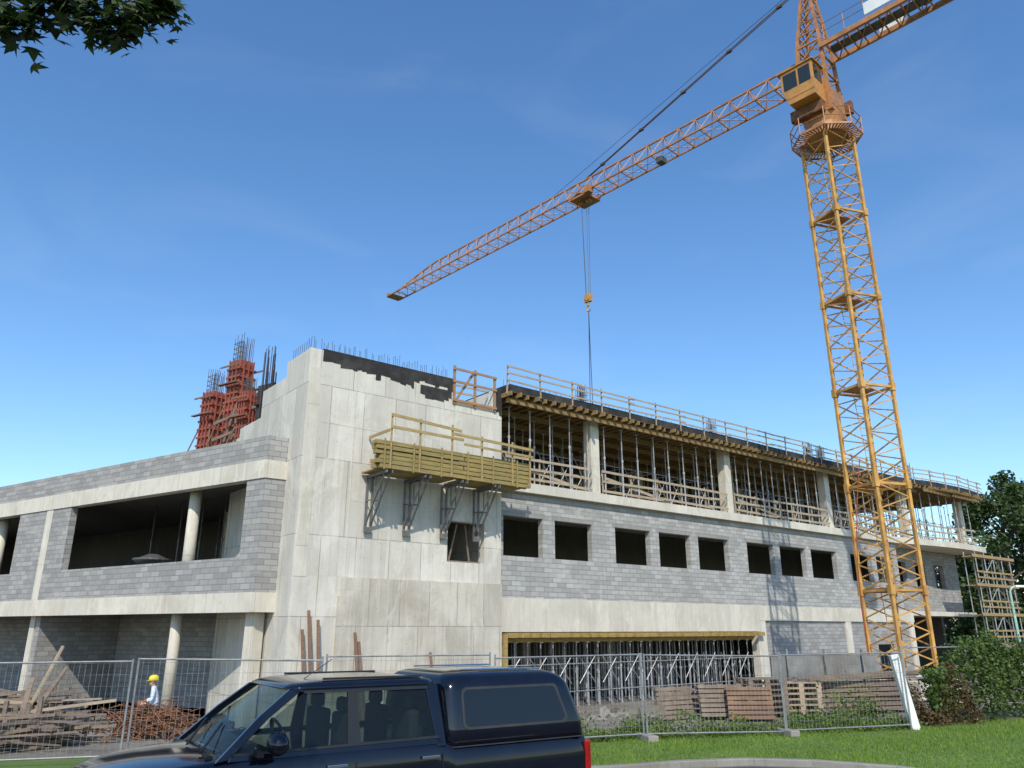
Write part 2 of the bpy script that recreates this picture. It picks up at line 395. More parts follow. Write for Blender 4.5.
for r,y in enumerate((-.05,1.2,2.8,4.6,6.2)):
    x=.6+.15*r
    while x<XE-.5:
        if min(abs(x-c) for c in cols)>.45 or r>0: prop(mb,x,y+(bulge(x)+.28 if r==0 else 0)+random.uniform(-.06,.06),8.29,11.58)
        x+=1.15 if r<2 else 1.35
x=.9
while x<XE-2:
    if random.random()<.8:
        mb.tube((x,1.2,8.45),(x+1.1,1.2,10.2),.017,4); mb.tube((x+1.1,1.2,8.45),(x,1.2,10.2),.017,4)
    mb.tube((x,1.25,10.1),(x+1.2,1.25,10.1),.02,4); mb.tube((x,1.2,9.2),(x,2.8,9.2),.02,4); mb.tube((x,1.2,10.1),(x,2.8,10.1),.02,4)
    x+=1.15
mb.obj('top_floor_props',M['steel'],B,RW)
mb=MB()
for r,y in enumerate((.35,1.3,2.3,3.4,4.6)):
    x=.5+.13*r
    while x<17.1:
        prop(mb,x+random.uniform(-.05,.05),y,GZ+.06,1.78); x+=.68
x=.5
while x<16.6:
    mb.tube((x,.3,.1),(x+.95,.3,1.2),.02,4); mb.tube((x+.95,.3,.1),(x,.3,1.2),.02,4)
    mb.tube((x,.3,.9),(x+1.4,.3,.9),.022,4); mb.tube((x,.3,-.2),(x+1.4,.3,-.2),.022,4); x+=1.4
mb.obj('ground_floor_props',M['steel'],B,RW)
mb=MB()
for k in range(5):
    a=.3+k*3.45; mb.bb(a,a+3.5,-.3+.003*k,-.22+.003*k,1.98,2.17); mb.bb(a,a+3.5,.3+.003*k,.4+.003*k,1.79,1.98)
x=.35
while x<17.2: mb.bb(x-.04,x+.04,-.4+random.uniform(-.2,.1),5,1.985,2.165); x+=.55
mb.bb(.05,.2,-.45,-.3,GZ,2.1)
mb.obj('ground_floor_formwork_beams',M['yel2'],B,RW)
mb=MB()
for c in (5.2,15.2,25.0,26.4,36):
    for i in range(5):
        for j in range(3):
            x=c+i*.11; y=.3+j*.15+ (0 if c<30 else -1); mb.tube((x,y,12.3),(x+random.uniform(-.02,.02),y,13.5+random.uniform(-.1,.2)),.018,4)
    for z in (12.6,12.85,13.1): 
        mb.beam((c-.03,.27,z),(c+.47,.27,z),.02,.02); mb.beam((c-.03,.63,z),(c+.47,.63,z),.02,.02)
x=0
while x<46:
    mb.tube((x,bulge(x)-.1,12.3),(x,bulge(x)-.1,12.3+random.uniform(.12,.4)),.01,3); x+=random.uniform(.15,.5)
mb.obj('roof_starter_bars',M['rebar'],B,RW)

# --- stair tower block
TX=-8.8
mb=MB()
wall(mb,TX,0,GZ,12.12,-.25,.4,[(-2.62,-.85,4.78,6.35),(-2.45,-.45,11.15,12.2)])
mb.obj('tower_front_wall',M['conc'],B,RW)
mb=MB(); mb.bb(-7.0,-.01,-.34,-.252,GZ,4.02); mb.bb(-7.1,-6.4,-.36,-.253,GZ,3.4); mb.obj('tower_plinth_wall',mat_concrete('plinth_concrete',(.55,.51,.43),1.25,2.4,True,.75,.5,.1),B,RW)
mb=MB()
mb.bb(TX+.003,TX+.35,.152,1.85,GZ,12.1); mb.bb(TX+.02,TX+.35,1.853,4.2,GZ,11.5); mb.bb(TX+.02,TX+.35,4.203,6.5,GZ,10.4)
mb.bb(-.35,-.003,.152,6,GZ,12.1); mb.bb(TX,0,6.5,6.8,GZ,10)
mb.bb(TX+.4,-.4,.2,6.4,8.0,8.2); mb.bb(TX+.4,-.4,.2,6.4,4.3,4.5)
mb.obj('tower_side_walls',M['conc'],B,RW)
mb=MB()
for a,b,z0,z1 in ((-8.75,-8.3,4,11.4),(-6.9,-6.86,4.05,11.5),(-5.2,-5.17,4.05,11.3),(-3.3,-3.27,4.05,7.6),(-7.9,-7.87,.5,11),(-4.3,-4.28,4.05,11)):
    mb.bb(a,b,-.262,-.252,z0,z1)
for z,a,b in ((6.7,-6.8,-.1),(9.4,-8.2,-5.3)): mb.bb(a,b,-.258,-.252,z,z+.03)
mb.obj('concrete_fins',M['conc2'],B,RW)
mb=MB()
def ragged(mb,x0,x1,zt,zb,y,step=.35):
    x=x0
    while x<x1:
        z=zb+random.uniform(-.12,.16); e=min(x+random.uniform(.5,1.5)*step,x1)
        mb.add([(x,y,z),(e,y,z+random.uniform(-.05,.05)),(e,y,zt),(x,y,zt)],[(0,1,2,3)]); x=e
ragged(mb,-8.3,-6.7,12.125,11.65,-.266); ragged(mb,-6.7,-4.4,12.125,11.5,-.266); ragged(mb,-4.4,-2.5,12.125,11.62,-.266)
ragged(mb,-4.1,-2.6,11.62,11.2,-.267); ragged(mb,-.45,0,12.12,11.1,-.267)
mb.bb(-8.3,-2.47,-.27,.1,12.123,12.17)
mb.obj('bitumen_patches',M['black'],B,RW)
mb=MB()
x=TX+.05
while x<-2.5:
    for y in (-.1,.05):
        mb.tube((x,y,12.1),(x+random.uniform(-.03,.03),y,12.5+random.uniform(-.05,.2)),.011,3)
    x+=random.uniform(.16,.3)
y=.1
while y<1.8: mb.tube((TX+.15,y,12.1),(TX+.15,y,12.6),.011,3); y+=.2
mb.obj('tower_starter_bars',M['rebar'],B,RW)
mb=MB()
for x in (-2.5,-1.45,-.42): mb.bb(x-.05,x+.05,-.33,-.26,11.1,12.75-.1*(x>-1))
for z in (11.25,12.05,12.6): mb.bb(-2.6,-.35,-.375,-.335,z-.05,z+.05)
mb.bb(-2.44,-.46,-.2,-.1,11.16,11.3)
mb.beam((-2.4,-.2,11.2),(-1.5,-.2,12.6),.05,.1)
mb.obj('opening_timber_frame',mat_wood('brown_timber',(.32,.19,.1)),B,RW)
mb=MB()
mb.bb(-2.6,-.87,.02,.1,4.8,4.86)
for x,l in ((-2.3,.4),(-1.3,-.2)): mb.beam((x,.15,4.8),(x+l,.2,6.3),.04,.07)
mb.obj('window_temporary_timber',M['woodold'],B,RW)
mb=MB()
for a,b in wins: mb.bb(a-.15,b+.15,-.008,.0-.002,6.852,7.05)
mb.obj('window_lintels',mat_concrete('lintel_concrete',(.3,.29,.27),1,1,False,.4),B,RW)

PL=empty('cantilever_work_platform',(-4,27.8,7.7))
mb=MB()
for x in (-6.15,-4.55,-2.9,-1.35):
    for dx in (-.11,.11):
        mb.beam((x+dx,-.36,7.68),(x+dx,-.36,5.7),.045,.07,(1,0,0)); mb.beam((x+dx,-.3,7.62),(x+dx,-1.8,7.62),.045,.1)
        mb.beam((x+dx,-.36,5.85),(x+dx,-1.6,7.55),.04,.06,(1,0,0))
        mb.beam((x+dx,-.36,6.75),(x+dx,-1.0,6.7),.03,.045); mb.beam((x+dx,-1.0,6.7),(x+dx,-1.0,7.6),.03,.045)
    mb.bb(x-.15,x+.15,-.42,-.345,5.6,5.8)
mb.obj('steel_brackets',mat_simple('grey_bracket_steel',(.16,.16,.16),.5,.2,5,.3,(.12,.08,.05),.5),PL,RW)
mb=MB()
for (a,b,zb,n) in ((-6.6,-3.05,7.72,6),(-3.0,.25,7.72,6)):
    for k in range(n):
        for r in range(3):
            y=-1.75+r*.12
            mb.bb(a+random.uniform(-.2,.12),b+random.uniform(-.05,.15),y+random.uniform(-.03,.03),y+.09,zb+k*.17,zb+k*.17+.14)
    for r in range(8): mb.bb(a+.1,b-.1,-1.35+r*.13,-1.35+r*.13+.12,zb,zb+.05)
    x=a+.2
    while x<b: mb.bb(x-.03,x+.03,-1.825,-1.79,zb-.05,zb+1.05); x+=1.2
mb.obj('timber_boards',M['olive'],PL,RW)
mb=MB()
for x in (-6.2,-5.0,-3.6,-2.2,-.7,.2): mb.beam((x,-1.88,7.7),(x,-1.88,9.7 if x<-3 else 9.45),.045,.06)
mb.beam((-6.25,-1.93,9.65),(-3.2,-1.93,9.5),.03,.11); mb.beam((-6.25,-1.93,9.2),(-3.1,-1.93,9.17),.03,.11)
mb.beam((-3.6,-1.93,9.35),(.35,-1.93,9.25),.03,.11); mb.beam((-3.1,-1.97,9.0),(.3,-1.97,8.95),.03,.09)
mb.beam((-6.25,-1.85,9.1),(-6.25,-.3,9.1),.03,.11)
mb.obj('platform_guard_rail',mat_wood('ochre_guard_board',(.36,.26,.1),.35),PL,RW)

# --- left wing
Q=(-8.71,26.85,0); dLx=(.84,-.5424); LW=frame(Q,dLx); RT=frame(Q,dR)
mb=MB()
wall(mb,-32,0,3.503,7.397,0,.3,[(-12.55,-.95,4.7,7.4),(-28,-16.9,4.7,7.4)])
wall(mb,-32,0,8.053,8.95,.02,.25)
mb.obj('left_wing_block_wall',M['block'],B,LW)
mb=MB(); wall(mb,0.005,1.1,3.5,7.394,.003,.3); wall(mb,0.003,1.1,8.05,8.945,.02,.25); mb.obj('corner_block_pier',M['block'],B,RT)
mb=MB(); wall(mb,-32,0,2.85,3.5,-.05,.4); wall(mb,-32,0,7.4,8.05,-.05,.4)
mb.bb(-14.5,-14.0,-.02,-.003,3.5,7.397)
mb.obj('left_wing_slab_edge',M['conc2'],B,LW)
mb=MB(); wall(mb,-.035,1.2,2.853,3.497,-.047,.35); wall(mb,-.035,1.2,7.403,8.047,-.047,.35); mb.obj('corner_slab_edge',M['conc2'],B,RT)
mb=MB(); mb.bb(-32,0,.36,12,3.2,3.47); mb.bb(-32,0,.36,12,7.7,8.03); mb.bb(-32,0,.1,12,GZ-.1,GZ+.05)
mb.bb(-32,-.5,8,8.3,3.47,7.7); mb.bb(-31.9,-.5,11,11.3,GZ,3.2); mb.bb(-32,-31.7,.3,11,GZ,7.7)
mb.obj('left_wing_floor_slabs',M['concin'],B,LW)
mb=MB()
wall(mb,-32,-1.2,GZ,3.19,4.0,.3,[(-5.2,-3.3,GZ,1.6),(-1.9,-1.2,GZ,2)]); wall(mb,-14.5,-14.2,GZ,3.19,.37,3.6)
mb.obj('recessed_block_wall',M['block'],B,LW)
mb=MB()
mb.tube((-4.9,.6,GZ),(-4.9,.6,3.19),.2,20); mb.tube((-4.9,.75,3.47),(-4.9,.75,7.69),.22,20)
mb.tube((-20,.75,3.47),(-20,.75,7.69),.22,20); mb.tube((-20,.6,GZ),(-20,.6,3.19),.2,20)
mb.obj('round_columns',M['conc2'],B,LW,smooth=True)
mb=MB()
mb.bb(-.75,-.3,.37,.8,GZ,3.19); mb.bb(-15.1,-14.7,.4,.8,GZ,3.19); mb.bb(-10,-9.6,6,6.4,3.5,7.69)
mb.obj('square_columns',M['conc2'],B,LW)
mb=MB()
for x in (-11,-9,-7.5,-6,-3.5,-2):
    for y in (3,5): prop(mb,x,y,3.48,7.7)
mb.obj('left_wing_props',M['dsteel'],B,LW)
mb=MB(); mb.tube((-7.6,1.0,4.55),(-7.6,1.0,4.95),.3,20,.72); mb.tube((-7.6,1.0,4.95),(-7.6,1.0,5.02),.75,20,.75); mb.tube((-7.6,1.0,3.48),(-7.6,1.0,4.55),.12,8)
mb.tube((-7.6,1.0,5.02),(-7.6,1.0,5.2),.6,20,.2); mb.obj('mortar_mixer',M['dsteel'],B,LW)

def column_form(name,x,y,z0,z1,w,rb):
    E=empty(name,(x,y,z0)); m=frame((x,y,0),(.84,-.5424))
    mb=MB(); mb.bb(-w/2,w/2,-w/2,w/2,z0,z1)
    n=int((z1-z0)/.42)
    for k in range(n+1):
        z=z0+.15+k*.42
        if z>z1-.05:break
        q=w/2+.1
        mb.bb(-q,q,-q,-w/2-.003,z-.05,z+.05); mb.bb(-q,q,w/2+.003,q,z-.05,z+.05); mb.bb(-q,-w/2-.003,-q+.003,q-.003,z-.047,z+.047); mb.bb(w/2+.003,q,-q+.003,q-.003,z-.047,z+.047)
    for s in (-.35,0,.35):
        mb.bb(s*w-.03,s*w+.03,-w/2-.14,-w/2-.102,z0,z1); mb.bb(-w/2-.14,-w/2-.102,s*w-.03,s*w+.03,z0,z1); mb.bb(w/2+.102,w/2+.14,s*w-.03,s*w+.03,z0,z1)
    mb.obj('form_panels',M['redform'],E,m)
    mb=MB()
    for i in range(5):
        for j in range(4):
            a=-w*.42+i*w*.21; b=-w*.4+j*w*.26
            mb.tube((a,b,z1-.3),(a+random.uniform(-.05,.05),b,z1+rb*random.uniform(.8,1.1)),.016,4)
    for k in range(4):
        z=z1+.15+k*rb/5; mb.bb(-w*.44,w*.44,-w*.42-.01,-w*.42+.01,z,z+.02); mb.bb(-w*.44-.01,-w*.44+.01,-w*.42,w*.42,z,z+.02)
    mb.obj('column_rebar',M['rebar'],E,m)
    mb=MB()
    for sx,sy in ((-1,-1),(1,-1),(-1,1)):
        mb.tube((sx*w*.5,sy*w*.5,z0+(z1-z0)*.7),(sx*(w*.5+1.3),sy*(w*.5+.8),z0),.035,5)
    q=w/2+.3
    for s in (-1,1): mb.bb(-q,q,s*q-.1,s*q+.1,z1-1.3,z1-1.25); mb.bb(-q,q,s*q-.02,s*q+.02,z1-.4,z1-.32)
    mb.obj('props_and_deck',M['woodrust'],E,m)
column_form('red_column_formwork',-13.35,36,8.0,14.9,.8,1.3)
column_form('red_column_formwork',-15.3,38,8.0,13.9,.8,1.2)
column_form('red_column_formwork',-12.2,34.2,8.0,12.8,.5,.7)
mb=MB()
for c,h in (((-11.0,32.2),14.1),((-11.3,33.5),13.7)):
    for i in range(4):
        for j in range(3): mb.tube((c[0]+i*.14,c[1]+j*.14,8),(c[0]+i*.14+random.uniform(-.04,.04),c[1]+j*.14,h+random.uniform(-.2,.3)),.016,4)
mb.obj('roof_column_rebar',M['rebar'],B)
mb=MB(); m=frame((-11.1,33.2,0),(.84,-.5424))
for k,(a,b,c,h) in enumerate(((-.6,.5,.0,12.9),(-.3,.9,.5,12.3),(.5,1.2,-.3,11.6))):
    mb.bb(a,b,c,c+.1,8,h)
    for z in range(9,int(h)+1): mb.bb(a-.05,b+.1,c-.12,c-.003,z-.05,z+.05)
mb.obj('wall_formwork_panels',M['black'],B,m)
mb=MB(); m=frame((-12.6,34.5,0),(.84,-.5424))
for k in range(7): mb.beam((-2+k*.45,0,8),(-.9+k*.45,.3,12.3-.2*k),.06,.12)
for z in (9.6,10.8,11.6): mb.beam((-1.8,-.1,z),(1.6,-.1,z+.5),.05,.15)
mb.obj('wall_formwork_braces',M['woodold'],B,m)

SC=empty('facade_scaffold',(36,60,0))
mb=MB(); md=MB()
SX0,SX1=41.0,47.0
for x in np.arange(SX0,SX1+.1,1.5):
    for y in (-2.2,-1.45):
        mb.tube((x,y,GZ),(x,y,7.6),.04,5)
    for z in (1.2,3.2,5.2,7.2): mb.tube((x,-2.2,z),(x,-1.45,z),.035,4)
for z in (1.2,3.2,5.2,7.2):
    mb.tube((SX0,-2.2,z-2),(SX0+3,-2.2,z),.03,4); mb.tube((SX0+3,-2.2,z),(SX1,-2.2,z-2),.03,4)
    md.bb(SX0-.5,SX1+.6,-2.15,-1.5,z+.02,z+.09); md.bb(SX0-.6,SX1+.7,-2.29,-2.26,z,z+.2)
    if z<7: md.bb(SX0-.3,SX1+.4,-2.28,-2.25,z+.55,z+.67); md.bb(SX0-.3,SX1+.2,-2.28,-2.25,z+.95,z+1.07)
mb.obj('scaffold_tubes',M['steel'],SC,RW)
md.obj('scaffold_decks',mat_wood('scaffold_ochre_boards',(.36,.24,.1),.35),SC,RW)
mb=MB()
for x,h in ((-8.3,2.3),(-8.08,2.9),(-7.85,2.6),(-6.4,2.2),(-6.2,1.9),(-3.4,1.5)):
    mb.beam((x,-1.1,GZ),(x+random.uniform(-.1,.1),-.42,h),.1,.035,(0,1,0))
mb.obj('leaning_boards',M['woodrust'],mat=RW)

# ------------------------------------------------------------------ tower crane
CX,CY=15.3,32.0
CR=empty('tower_crane',(CX,CY,GZ))
th=math.radians(18)
mast_m=frame((CX,CY,0),(math.cos(th),math.sin(th)))
A=1.62; h=A/2
mb=MB(); zt=24.9; sec_=4.0; z0=GZ+.4
nsec=int(round((zt-z0)/sec_)); sec_=(zt-z0)/nsec
cn=[(-h,-h),(h,-h),(h,h),(-h,h)]
for a,b in cn: mb.beam((a,b,z0),(a,b,zt),.13,.13)
for s in range(nsec):
    zb=z0+s*sec_
    for i in range(4):
        a=cn[i];b=cn[(i+1)%4]
        mb.beam((*a,zb),(*b,zb),.08,.1)
        nz_=4; q=sec_/nz_
        for k in range(nz_):
            zz=zb+k*q
            mb.beam((*a,zz),(*b,zz+q/2),.04,.05); mb.beam((*b,zz+q/2),(*a,zz+q),.04,.05)
    for a,b in cn: mb.box((a,b,zb),(.105,.105,.18))
    for lx in (-.2,.2): mb.tube((lx+.25,.3,zb),(lx-.1,.3,zb+sec_),.022,4)
    for k in range(13):
        f=k/13; mb.tube((.05-.35*f+.02,.3,zb+sec_*f),(.45-.35*f,.3,zb+sec_*f),.013,4)
mb.obj('mast_lattice',M['crane'],CR,mast_m)
mb=MB()
for s in range(1,nsec):
    zb=z0+s*sec_; mb.bb(-h+.12,h-.15,-.1,h-.12,zb+.05,zb+.1); mb.bb(-h+.1,-.1,-h+.12,-.12,zb+.06,zb+.1)
mb.obj('mast_rest_platforms',M['crane2'],CR,mast_m)
mb=MB()
for a in (45,135,225,315):
    r=math.radians(a); mb.beam((0,0,GZ+.3),(2.2*math.cos(r),2.2*math.sin(r),GZ+.3),.35,.35)
mb.obj('base_cross',M['crane'],CR,mast_m)
mb=MB()
for sx,sy in ((1,0),(-1,0),(0,1),(0,-1)):
    for k in range(2): mb.box((sx*1.45,sy*1.45,GZ+.7+k*.42),(.3 if sx else 1.0,.3 if sy else 1.0,.2))
mb.obj('base_ballast',M['conc2'],CR,mast_m,bevel=.03)
jd=V((-.68,.733,0)).normalized()
JM=frame((CX,CY,0),jd)
mb=MB()
mb.tube((0,0,24.9),(0,0,25.15),1.0,24); mb.tube((0,0,25.15),(0,0,25.5),.9,24); mb.tube((0,0,25.5),(0,0,26.0),.8,20,.95)
mb.bb(-.8,.8,-.8,.8,26.0,26.25)
c4=[(-.7,-.7),(.7,-.7),(.7,.7),(-.7,.7)]
for a,b in c4:
    mb.beam((a,b,26.2),(a*.85,b*.85,30.3),.16,.16); mb.beam((a*.85,b*.85,30.3),(a*.12+(-.1),b*.35,34.6),.12,.12)
for k in range(4):
    z=26.3+k*1.0
    for i in range(4):
        a=c4[i];b=c4[(i+1)%4]; f0=1-.15*k/4; f1=1-.15*(k+1)/4
        mb.beam((a[0]*f0,a[1]*f0,z),(b[0]*f1,b[1]*f1,z+1),.07,.07); mb.beam((a[0]*f1,a[1]*f1,z+1),(b[0]*f1,b[1]*f1,z+1),.08,.08)
for k in range(6):
    f=k/6; g=(k+1)/6
    def pp(a,b,f): return (a*.85*(1-f)+(a*.12-.1)*f, b*.85*(1-f)+b*.35*f, 30.3+4.3*f)
    for i in range(4):
        a=c4[i];b=c4[(i+1)%4]; mb.beam(pp(*a,f),pp(*b,g),.055,.055); mb.beam(pp(*a,g),pp(*b,g),.05,.05)
mb.box((-.1,0,34.7),(.25,.4,.15))
mb.bb(-.78,.78,-.74,-.71,26.3,27.6); mb.bb(-.78,.78,.71,.74,26.3,27.9); mb.bb(-.8,-.77,-.7,.7,26.3,27.3)
mb.obj('slewing_tower_and_apex',M['crane2'],CR,JM)
mb=MB()
N=8; R0=.98;R1=1.6
def oc(k,r): a=2*math.pi*(k+.5)/N; return (r*math.cos(a),r*math.sin(a))
for k in range(N):
    a0=oc(k,R0);a1=oc(k+1,R0);b0=oc(k,R1);b1=oc(k+1,R1)
    for j in range(7):
        f=(j+.5)/7; mb.beam((a0[0]*(1-f)+a1[0]*f,a0[1]*(1-f)+a1[1]*f,24.88),(b0[0]*(1-f)+b1[0]*f,b0[1]*(1-f)+b1[1]*f,24.88),.07,.03)
    mb.beam((*b0,24.88),(*b1,24.88),.04,.1)
    for z in (25.35,25.8): mb.tube((*b0,z),(*b1,z),.025,5)
    mb.tube((*b0,24.85),(*b0,25.8),.028,5); mb.tube((*b0,24.85),(*oc(k,.85),24.2),.035,5)
mb.obj('slewing_walkway',M['crane2'],CR,JM)
mb=MB()
mb.bb(-.5,1.1,.85,1.2,25.9,26.5); mb.tube((-.5,-.6,25.2),(-.5,-.6,26.8),.22,10)
mb.bb(-1.1,-.4,-1.05,-.8,26.4,27.1)
mb.obj('slewing_motors',M['rust'],CR,JM,bevel=.03)
CBM=JM@Matrix.Translation((.3,1.25,26.5))
mb=MB()
mb.add([(-.8,-.52,0),(.5,-.52,0),(.5,.52,0),(-.8,.52,0),(-.8,-.52,1.9),(.8,-.52,1.9),(.8,.52,1.9),(-.8,.52,1.9),(.8,-.52,.9),(.8,.52,.9)],
 [(0,3,2,1),(4,5,6,7),(0,1,8,5,4),(3,7,6,9,2),(0,4,7,3),(1,2,9,8),(8,9,6,5)])
mb.bb(-.9,.95,-.6,.6,1.905,1.96)
mb.bb(-.8,.55,.523,.54,.3,.34)
mb.obj('operator_cab',mat_simple('cab_orange_paint',(.5,.24,.06),.5,.1,2.5,.2,(.2,.1,.05),.6),CR,CBM,bevel=.04)
mb=MB()
for (a,b) in ((-.68,-.1),(0,.68)): mb.bb(a,b,.522,.535,.85,1.75); mb.bb(a,b,-.535,-.522,.85,1.75)
mb.bb(.802,.815,-.44,.44,.98,1.8)
mb.add([(.53,-.44,.08),(.53,.44,.08),(.815,.44,.87),(.815,-.44,.87)],[(0,1,2,3)])
mb.bb(-.815,-.802,-.4,.4,.95,1.75)
mb.obj('cab_windows',M['winglass'],CR,CBM)
def jib_lattice(mb,x0,x1,z,w,hh,n,taper=1.0,rc=.09):
    def P(s):
        f=1-(1-taper)*max(0,(s-.85))/.15
        return [V((x0+(x1-x0)*s,-w/2,z)),V((x0+(x1-x0)*s,w/2,z)),V((x0+(x1-x0)*s,0,z+hh*f))]
    for i in range(n):
        a=P(i/n);b=P((i+1)/n);m=P((i+.5)/n)
        for k in range(3): mb.beam(a[k],b[k],rc*(1.2 if k==2 else 1),rc*1.2)
        mb.beam(a[0],a[1],.05,.05); mb.beam(a[0],b[1],.04,.04)
        for s in (0,1):
            mb.beam(a[s],m[2],.042,.042); mb.beam(m[2],b[s],.042,.042)
    return P
mb=MB(); JZ=28.75; P=jib_lattice(mb,.9,37.0,JZ,1.2,1.25,32,.35,.08)
mb.box((37.1,0,JZ+.1),(.15,.6,.15))
mb.bb(36.3,37.0,-.6,.6,JZ-.05,JZ-.01)
mb.obj('jib_lattice',M['crane2'],CR,JM)
mb=MB(); CZ=29.6
for y in (-.75,.75):
    mb.beam((-.6,y,CZ+.1),(-12,y,CZ+.1),.14,.26)
    for k in range(12):
        x=-.9-k*1.0; mb.tube((x,y*1.1,CZ+.25),(x,y*1.1,CZ+1.2),.022,4)
    for z in (.75,1.2): mb.tube((-.9,y*1.1,CZ+z),(-12,y*1.1,CZ+z),.022,4)
for k in range(23): 
    x=-.9-k*.5; mb.beam((x,-.75,CZ+.05),(x,.75,CZ+.05),.06,.08)
    if k%2==0 and k<22: mb.beam((x,-.75,CZ),(x-1,.75,CZ),.05,.05)
mb.obj('counter_jib',M['crane2'],CR,JM)
mb=MB(); mb.bb(-12,-.9,-.3,.3,CZ+.12,CZ+.15); mb.bb(-7.6,-6.2,-.6,.6,CZ+.2,CZ+1.1); mb.tube((-5.2,-.6,CZ+.7),(-5.2,.6,CZ+.7),.4,16)
mb.obj('winch_and_walkway',M['dsteel'],CR,JM)
mb=MB()
for k in range(4): mb.bb(-11.8+k*.5,-11.35+k*.5,-.7,.7,CZ-1.6,CZ+.8)
mb.obj('counterweight_blocks',M['conc2'],CR,JM)
mb=MB(); mb.bb(-4.1,-2.9,.84,.87,CZ+.35,CZ+1.0); mb.bb(-4.1,-2.9,-.87,-.84,CZ+.35,CZ+1.0); mb.obj('white_sign_board',M['white'],CR,JM)
mb=MB()
for y in (-.03,.03): mb.beam((-.1,y*2,34.5),(15.6,y,JZ+1.25),.035,.05)
for k in range(5):
    f=(k+.5)/5; mb.box((-.1+15.7*f,0,34.5+(JZ+1.25-34.5)*f),(.14,.08,.07))
mb.tube((-.1,.0,34.7),(18.5,0,JZ+1.28),.018,4)
for y in (-.6,.6): mb.tube((-.1,y*.4,34.55),(-10.5,y,CZ+.3),.03,5)
mb.obj('jib_ties',mat_simple('dark_tie_steel',(.1,.06,.04),.7,.2),CR,JM)
tx=15.6
mb=MB()
mb.bb(tx-.7,tx+.7,-.7,.7,JZ-.28,JZ-.18)
for a in (-.6,.6):
    for b in (-.64,.64): mb.tube((tx+a,b-.06,JZ-.05),(tx+a,b+.06,JZ-.05),.13,10)
mb.tube((tx-.3,-.12,JZ-.35),(tx-.3,.12,JZ-.35),.2,12); mb.tube((tx+.3,-.12,JZ-.35),(tx+.3,.12,JZ-.35),.2,12)
for s in (-.72,.72): mb.beam((tx-.6,s,JZ-.2),(tx+.6,s,JZ+.3),.04,.06); mb.beam((tx+.6,s,JZ-.2),(tx-.6,s,JZ+.3),.04,.06)
mb.bb(tx-1.1,tx-.75,.45,.9,JZ-.35,JZ+.15)
mb.obj('trolley',M['crane2'],CR,JM)
mb=MB(); hz=21.7
for dx in (-.3,.3): mb.tube((tx+dx,0,JZ-.4),(tx+dx*.6,0,hz+.2),.02,4); mb.tube((tx+dx*.7,.1,JZ-.4),(tx+dx*.3,.05,hz+.2),.016,4)
mb.tube((.9,0,JZ+.15),(tx,0,JZ-.1),.014,4)
mb.tube((tx,0,hz-.9),(tx-.1,0,13.2),.022,5); mb.tube((tx,0,hz-.9),(tx+.15,0,13.2),.022,5)
mb.obj('hoist_ropes',M['cable'],CR,JM)
mb=MB(); mb.box((tx,0,hz),(.26,.1,.25)); mb.tube((tx,-.14,hz+.05),(tx,.14,hz+.05),.22,14)
mb.tube((tx,0,hz-.25),(tx,0,hz-.5),.07,8)
pr=None
for k in range(10):
    a=math.radians(90-27*k); q=V((tx+.16*math.cos(a),0,hz-.68+.18*math.sin(a)))
    if pr: mb.tube(pr,q,.045,6)
    pr=q
mb.obj('hook_block',M['crane'],CR,JM)
mb=MB(); mb.bb(9.4,9.8,-.25,.25,JZ-.4,JZ-.05); mb.obj('jib_motor',M['dsteel'],CR,JM)
mb=MB()
prev=None
for k in range(1,18):
    f=k/17; q=V((CX-1.0-.5*math.sin(f*3.1)-.6*f,CY-1.2,9.5-10.2*f))
    if prev: mb.tube(prev,q,.02,5)
    prev=q
mb.obj('power_cable',mat_simple('red_cable',(.3,.05,.035),.5),CR)

# ------------------------------------------------------------------ site fence
FE=empty('mesh_construction_fence',(0,17.3,0))
fdv=V((.963,.27,0)).normalized()
start=V((-17.0,17.3-.28*17.0,0)); 
mb=MB(); mf=MB(); p=start.copy(); k=0
while k<8:
    L=3.45; q=p+fdv*L; n=V((-fdv.y,fdv.x,0))*random.uniform(-.12,.12)
    a=p+n;b=q-n; H=1.75+random.uniform(-.04,.04); u=(b-a).normalized(); tz=V((0,0,random.uniform(-.03,.03)))
    for pt in (a+u*.02,b-u*.06): mb.tube(pt,pt+V((0,0,H+.05)),.021,6)
    for z in (.12,H): mb.tube(a+V((0,0,z))+tz,b-u*.06+V((0,0,z))-tz,.017,5)
    x=.1
    while x<L-.1: c=a+u*x; mb.tube(c+V((0,0,.12)),c+V((0,0,H)),.0028,3,cap=False); x+=.1
    for z in np.arange(.3,H,.2): mb.tube(a+V((0,0,z)),b-u*.06+V((0,0,z)),.0028,3,cap=False)
    mf.box(a+V((0,0,.07)),(.35,.12,.07),(V((-fdv.y,fdv.x,0)),fdv,V((0,0,1))))
    p=q;k+=1
mb.obj('mesh_panels',mat_simple('fence_zinc',(.27,.275,.28),.5,.4,5,.3),FE); mf.obj('fence_feet',kerb_m,FE,bevel=.02)
mb=MB(); mb.beam((9.75,20.2,-.1),(9.45,20.2,1.7),.2,.16,(0,1,0)); mb.obj('white_concrete_post',M['white'],bevel=.015)

